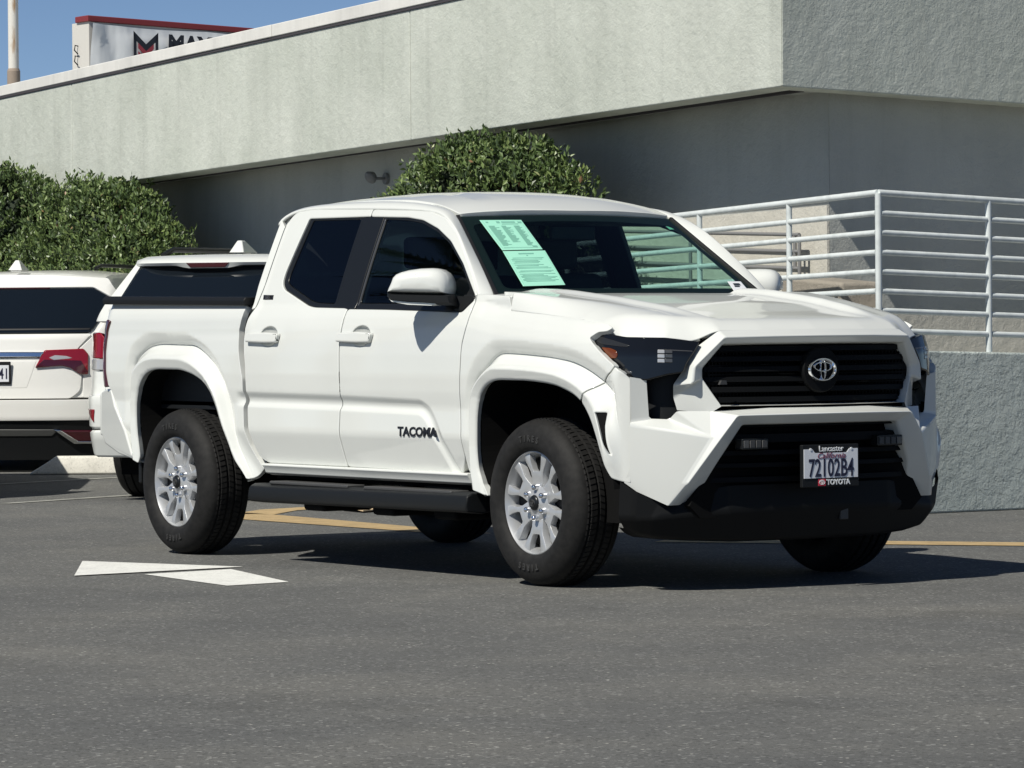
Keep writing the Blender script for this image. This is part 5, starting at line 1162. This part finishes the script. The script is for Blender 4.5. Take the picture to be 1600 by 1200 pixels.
# ---- crossover at the far left
M['blkstrip']=mat('dark_grey_plastic',(.06,.062,.06),.5); h1=math.radians(140)
C1=empty('parked_crossover'); tag(C1,'white parked crossover at the far left seen from behind with wide red tail lamps','crossover','crossovers parked behind the truck')
pr=[(.05,-.10),(.30,-.04),(.45,.0),(.60,.0),(.70,-.015),(.90,-.035),(1.0,-.05),(1.13,-.07),(1.20,-.12),(1.58,-.50),(1.70,-.62)]
def T1(off=0):
    def S(Y,Z): return np.stack([tail(Y,Z,pr,.985,.20,3.0,.5)+off,Y,Z],1)
    return S
suv_common(C1,4.2,.975,1.64,.2,-.42,M['pearl'],1.1)
rp('tailgate',C1,M['pearl'],fillet([(-.74,.615),(.66,.615),(.735,.68),(.745,.80),(.70,1.02),(.82,1.155),(-.82,1.155),(-.745,.80),(-.735,.68)],.03),T1(.0))
rp('quarter_panel',C1,M['pearl'],fillet([(.752,.62),(.752,.80),(.71,1.02),(.85,1.16),(.985,1.44),(.965,1.50),(.99,1.50),(1.02,1.44),(1.03,1.1),(1.03,.62)],.02),T1(-.004))
rp('rear_frame',C1,M['pearl'],[(-.98,.62),(.98,.62),(.98,1.40),(.80,1.50),(-.80,1.50),(-.98,1.40)],T1(-.02),step=.06)
rp('quarter_panel',C1,M['pearl'],[( -.752,.62),(-.752,.80),(-.71,1.02),(-.85,1.16),(-.985,1.44),(-1.02,1.44),(-1.03,1.1),(-1.03,.62)],T1(-.004))
w=rp('rear_window',C1,M['suvglass'],fillet([(-.80,1.165),(.80,1.165),(.945,1.44),(.74,1.555),(-.74,1.555),(-.945,1.44)],.04),T1(.008),depth=.02)
rp('defroster_edge',w,M['seal'],[(-.79,1.185),(.79,1.185),(.80,1.20),(-.80,1.20)],T1(.0105),depth=.0,er=.003,ed=0)
rp('spoiler',C1,M['pearl'],fillet([(-.76,1.548),(.76,1.548),(.93,1.455),(.955,1.50),(.86,1.625),(.4,1.655),(0,1.66),(-.4,1.655),(-.86,1.625),(-.955,1.50),(-.93,1.455)],.02),T1(.03),depth=.06)
rp('brake_lamp',C1,M['lampdark'],[(-.45,1.538),(.40,1.538),(.40,1.553),(-.45,1.553)],T1(.022),er=.003,ed=.001,depth=.01)
rp('rear_bumper',C1,M['pearl'],fillet([(-1.03,.43),(1.0,.43),(1.03,.605),(-1.03,.605)],.015),T1(.028))
rp('bumper_lower',C1,M['blk'],fillet([(-1.0,.10),(.85,.10),(.97,.20),(1.0,.425),(-1.0,.425)],.02),T1(.012))
rp('skid_strip',C1,M['blkstrip'],fillet([(-.9,.30),(.50,.30),(.56,.355),(-.9,.365)],.01),T1(.02),er=.006,ed=.006)
rp('chrome_bar',C1,M['chrome'],fillet([(-.42,.955),(.41,.955),(.44,1.005),(-.44,1.012)],.008),T1(.022),er=.012,ed=.012,step=.02)
rp('number_plate_recess',C1,M['pearl'],fillet([(-.30,.70),(.30,.70),(.38,.935),(-.38,.935)],.02),T1(.004),er=.01,ed=.006)
lampP=[(.365,.872),(.44,1.02),(.76,1.03),(.80,.98),(.80,.815),(.735,.815),(.655,.870),(.585,.888)]
o=rp('tail_lamp',C1,M['lampred'],fillet(lampP,.015),T1(.020),er=.012,ed=.012,step=.02)
rp('lamp_window',o,M['lampclear'],fillet([(.48,.955),(.52,.935),(.64,.945),(.67,.952),(.62,.968),(.53,.975)],.006),T1(.0215),er=.003,ed=.001,step=.02,depth=.002)
rp('lamp_shade',o,M['lampdark'],fillet([(.365,.875),(.44,.94),(.74,.93),(.80,.83),(.735,.818),(.655,.873),(.585,.891)],.008),T1(.0208),er=.003,ed=.001,step=.03,depth=.002)
o=rp('tail_lamp',C1,M['lampred'],fillet([(-x,z) for x,z in lampP],.015),T1(.020),er=.012,ed=.012,step=.02)
for s in (-1,1):
    q=rp('bumper_reflector',C1,M['lampdark'],fillet([(s*.575,.345),(s*.98,.340),(s*.98,.255),(s*.70,.255)],.01),T1(.035),er=.008,ed=.006,step=.03)
    rp('chrome_trim',q,M['chrome'],[(s*.52,.355),(s*.575,.350),(s*.715,.255),(s*.98,.250),(s*.98,.235),(s*.68,.235)],T1(.04),er=.004,ed=.004,step=.03)
b=MB(); b.box((.0,-.165,.735),(.012,.165,.925)); p_=b.build('number_plate_frame',M['blk'],C1,bevel=.005); p_.location=(-.012,0,0)
b=MB(); b.box((.0,-.150,.757),(.004,.150,.895)); q=b.build('number_plate',M['plate'],p_); q.location=(.012,0,0)
text('plate_number','241',.125,M['platetxt'],p_,frame((.017,.085,.82),(0,1,0),(1,0,0)),.001,sx=.72,bold=.0015)
b=MB(); b.prism([(-.90,-.045,1.685),(-1.15,-.05,1.685),(-1.15,.05,1.685),(-.90,.045,1.685)],(0,0,.02)); b.add([(-.88,-.06,1.70),(-.88,.06,1.70),(-1.2,.05,1.70),(-1.2,-.05,1.70),(-.96,-.016,1.785),(-.96,.016,1.785),(-1.02,.016,1.785),(-1.02,-.016,1.785)],[(4,5,6,7),(0,1,5,4),(1,2,6,5),(2,3,7,6),(3,0,4,7)]); b.build('roof_antenna',M['pearl'],C1,bevel=.006)
for s in (-1,1):
    b=MB(); b.tube([(-.9,s*.70,1.71),(-1.1,s*.70,1.735),(-2.6,s*.70,1.745),(-2.9,s*.70,1.70)],.016,8); b.build('roof_rail',M['blk'],C1,smooth=50)
for x in (-1.15,-3.6):
    for y in (-.94,.94): suv_wheel(C1,x,y)
local(C1,(-14.75,3.62,0),h1)
# ---- crossover close behind the truck bed
h2=math.radians(131)
C2=empty('parked_crossover'); tag(C2,'white parked crossover behind the truck bed with a roof spoiler and antenna fin','crossover','crossovers parked behind the truck')
pr2=[(.30,-.06),(.45,.0),(.70,.02),(.80,-.01),(.95,-.03),(1.18,-.06),(1.25,-.08),(1.36,-.13),(1.62,-.36),(1.72,-.42)]
def T2(off=0):
    def S(Y,Z): return np.stack([tail(Y,Z,pr2,.845,.14,3.5,.5)+off,Y,Z],1)
    return S
suv_common(C2,4.5,.84,1.645,.2,-.36,M['white'],1.1)
rp('tailgate',C2,M['white'],fillet([(-.68,.75),(.68,.75),(.68,1.2),(.68,1.24),(-.68,1.24),(-.68,1.2)],.03),T2(.0))
w=rp('rear_window',C2,M['suvglass'],fillet([(-.67,1.25),(.67,1.25),(.515,1.63),(-.515,1.63)],.03),T2(.004),depth=.02)
for s in (-1,1):
    rp('rear_pillar',C2,M['white'],[(s*.68,1.24),(s*.525,1.64),(s*.56,1.66),(s*.80,1.24)],T2(.006),er=.004,ed=.003)
    o=rp('tail_lamp',C2,M['lampred'],fillet([(s*.68,1.115),(s*.74,1.165),(s*.875,1.165),(s*.875,.985),(s*.68,.985)],.012),T2(.02),er=.01,ed=.01,step=.02)
    rp('reverse_lamp',o,M['lampclear'],fillet([(s*.68,.98),(s*.875,.98),(s*.87,.905),(s*.69,.905)],.008),T2(.018),er=.006,ed=.006,step=.02)
    rp('quarter_panel',C2,M['white'],[(s*.68,.90),(s*.875,.90),(s*.865,.66),(s*.68,.66)],T2(.0),er=.004,ed=.003)
    rp('bumper_reflector',C2,M['lampred'],fillet([(s*.75,.635),(s*.87,.635),(s*.76,.545),(s*.76,.545)],.006),T2(.050),er=.006,ed=.006,step=.02)
rp('rear_bumper',C2,M['white'],fillet([(-.865,.50),(.865,.50),(.875,.74),(-.875,.74)],.02),T2(.04),er=.02,ed=.02)
rp('bumper_lower',C2,M['white'],fillet([(-.82,.30),(.82,.30),(.87,.49),(-.87,.49)],.03),T2(.035),er=.02,ed=.02)
# roof spoiler with its lamp
V=[];F_=[]
for k in range(25):
    y=-.56+1.12*k/24; a=abs(y)/.56; dip=.0; e=-.10*a**4
    V+=[(-.95+.0,y,1.700+.012*(1-a*a)),(-.50+e,y,1.690+.008*(1-a*a)),(-.30+e,y,1.662),(-.275+e,y,1.640),(-.29+e,y,1.622-.02*float(ss(.45,.25,a))),(-.42+e,y,1.612)]
for k in range(24):
    for j in range(5): F_.append((k*6+j,k*6+j+1,(k+1)*6+j+1,(k+1)*6+j))
o=obj('roof_spoiler',V,F_,M['white'],C2,smooth=40); m_=o.modifiers.new('s','SOLIDIFY'); m_.thickness=.015; m_.offset=-1
bm=bmesh.new(); bm.from_mesh(o.data); bmesh.ops.recalc_face_normals(bm,faces=bm.faces); bm.to_mesh(o.data); bm.free()
b=MB(); b.prism([(-.287,-.16,1.640),(-.287,.16,1.640),(-.292,.125,1.606),(-.292,-.125,1.606)][::-1],(.014,0,0)); b.build('brake_lamp',M['lampdark'],C2,bevel=.004)
b=MB(); b.prism([(-.90,-.03,1.71),(-1.10,-.035,1.71),(-1.10,.035,1.71),(-.90,.03,1.71)],(0,0,.025)); b.add([(-.88,-.055,1.72),(-.88,.055,1.72),(-1.2,.05,1.72),(-1.2,-.05,1.72),(-.95,-.018,1.805),(-.95,.018,1.805),(-1.02,.016,1.805),(-1.02,-.016,1.805)],[(4,5,6,7),(0,1,5,4),(1,2,6,5),(2,3,7,6),(3,0,4,7)]); b.build('roof_antenna',M['white'],C2,bevel=.008)
for s in (-1,1):
    b=MB(); b.tube([(-.75,s*.50,1.70),(-.95,s*.50,1.745),(-2.6,s*.50,1.76),(-2.9,s*.50,1.71)],.02,8); b.build('roof_rail',M['blk'],C2,smooth=50)
b=MB(); b.tube([(-.33,-.45,1.40),(-.30,.35,1.44)],.008,6); b.build('rear_wiper',M['blk'],w)
for x in (-.95,-3.75):
    for y in (-.83,.83): suv_wheel(C2,x,y,.38,.26)
local(C2,(-8.66,2.16,0),h2)

C3=copy_tree(C1); tag(C3,'unseen crossover added beyond the left edge to cast the shadow across the stall lines','crossover','crossovers parked behind the truck')  # added out of view as caster of the shadow on the lines
local(C3,(-10.35,.02,0),math.radians(150))
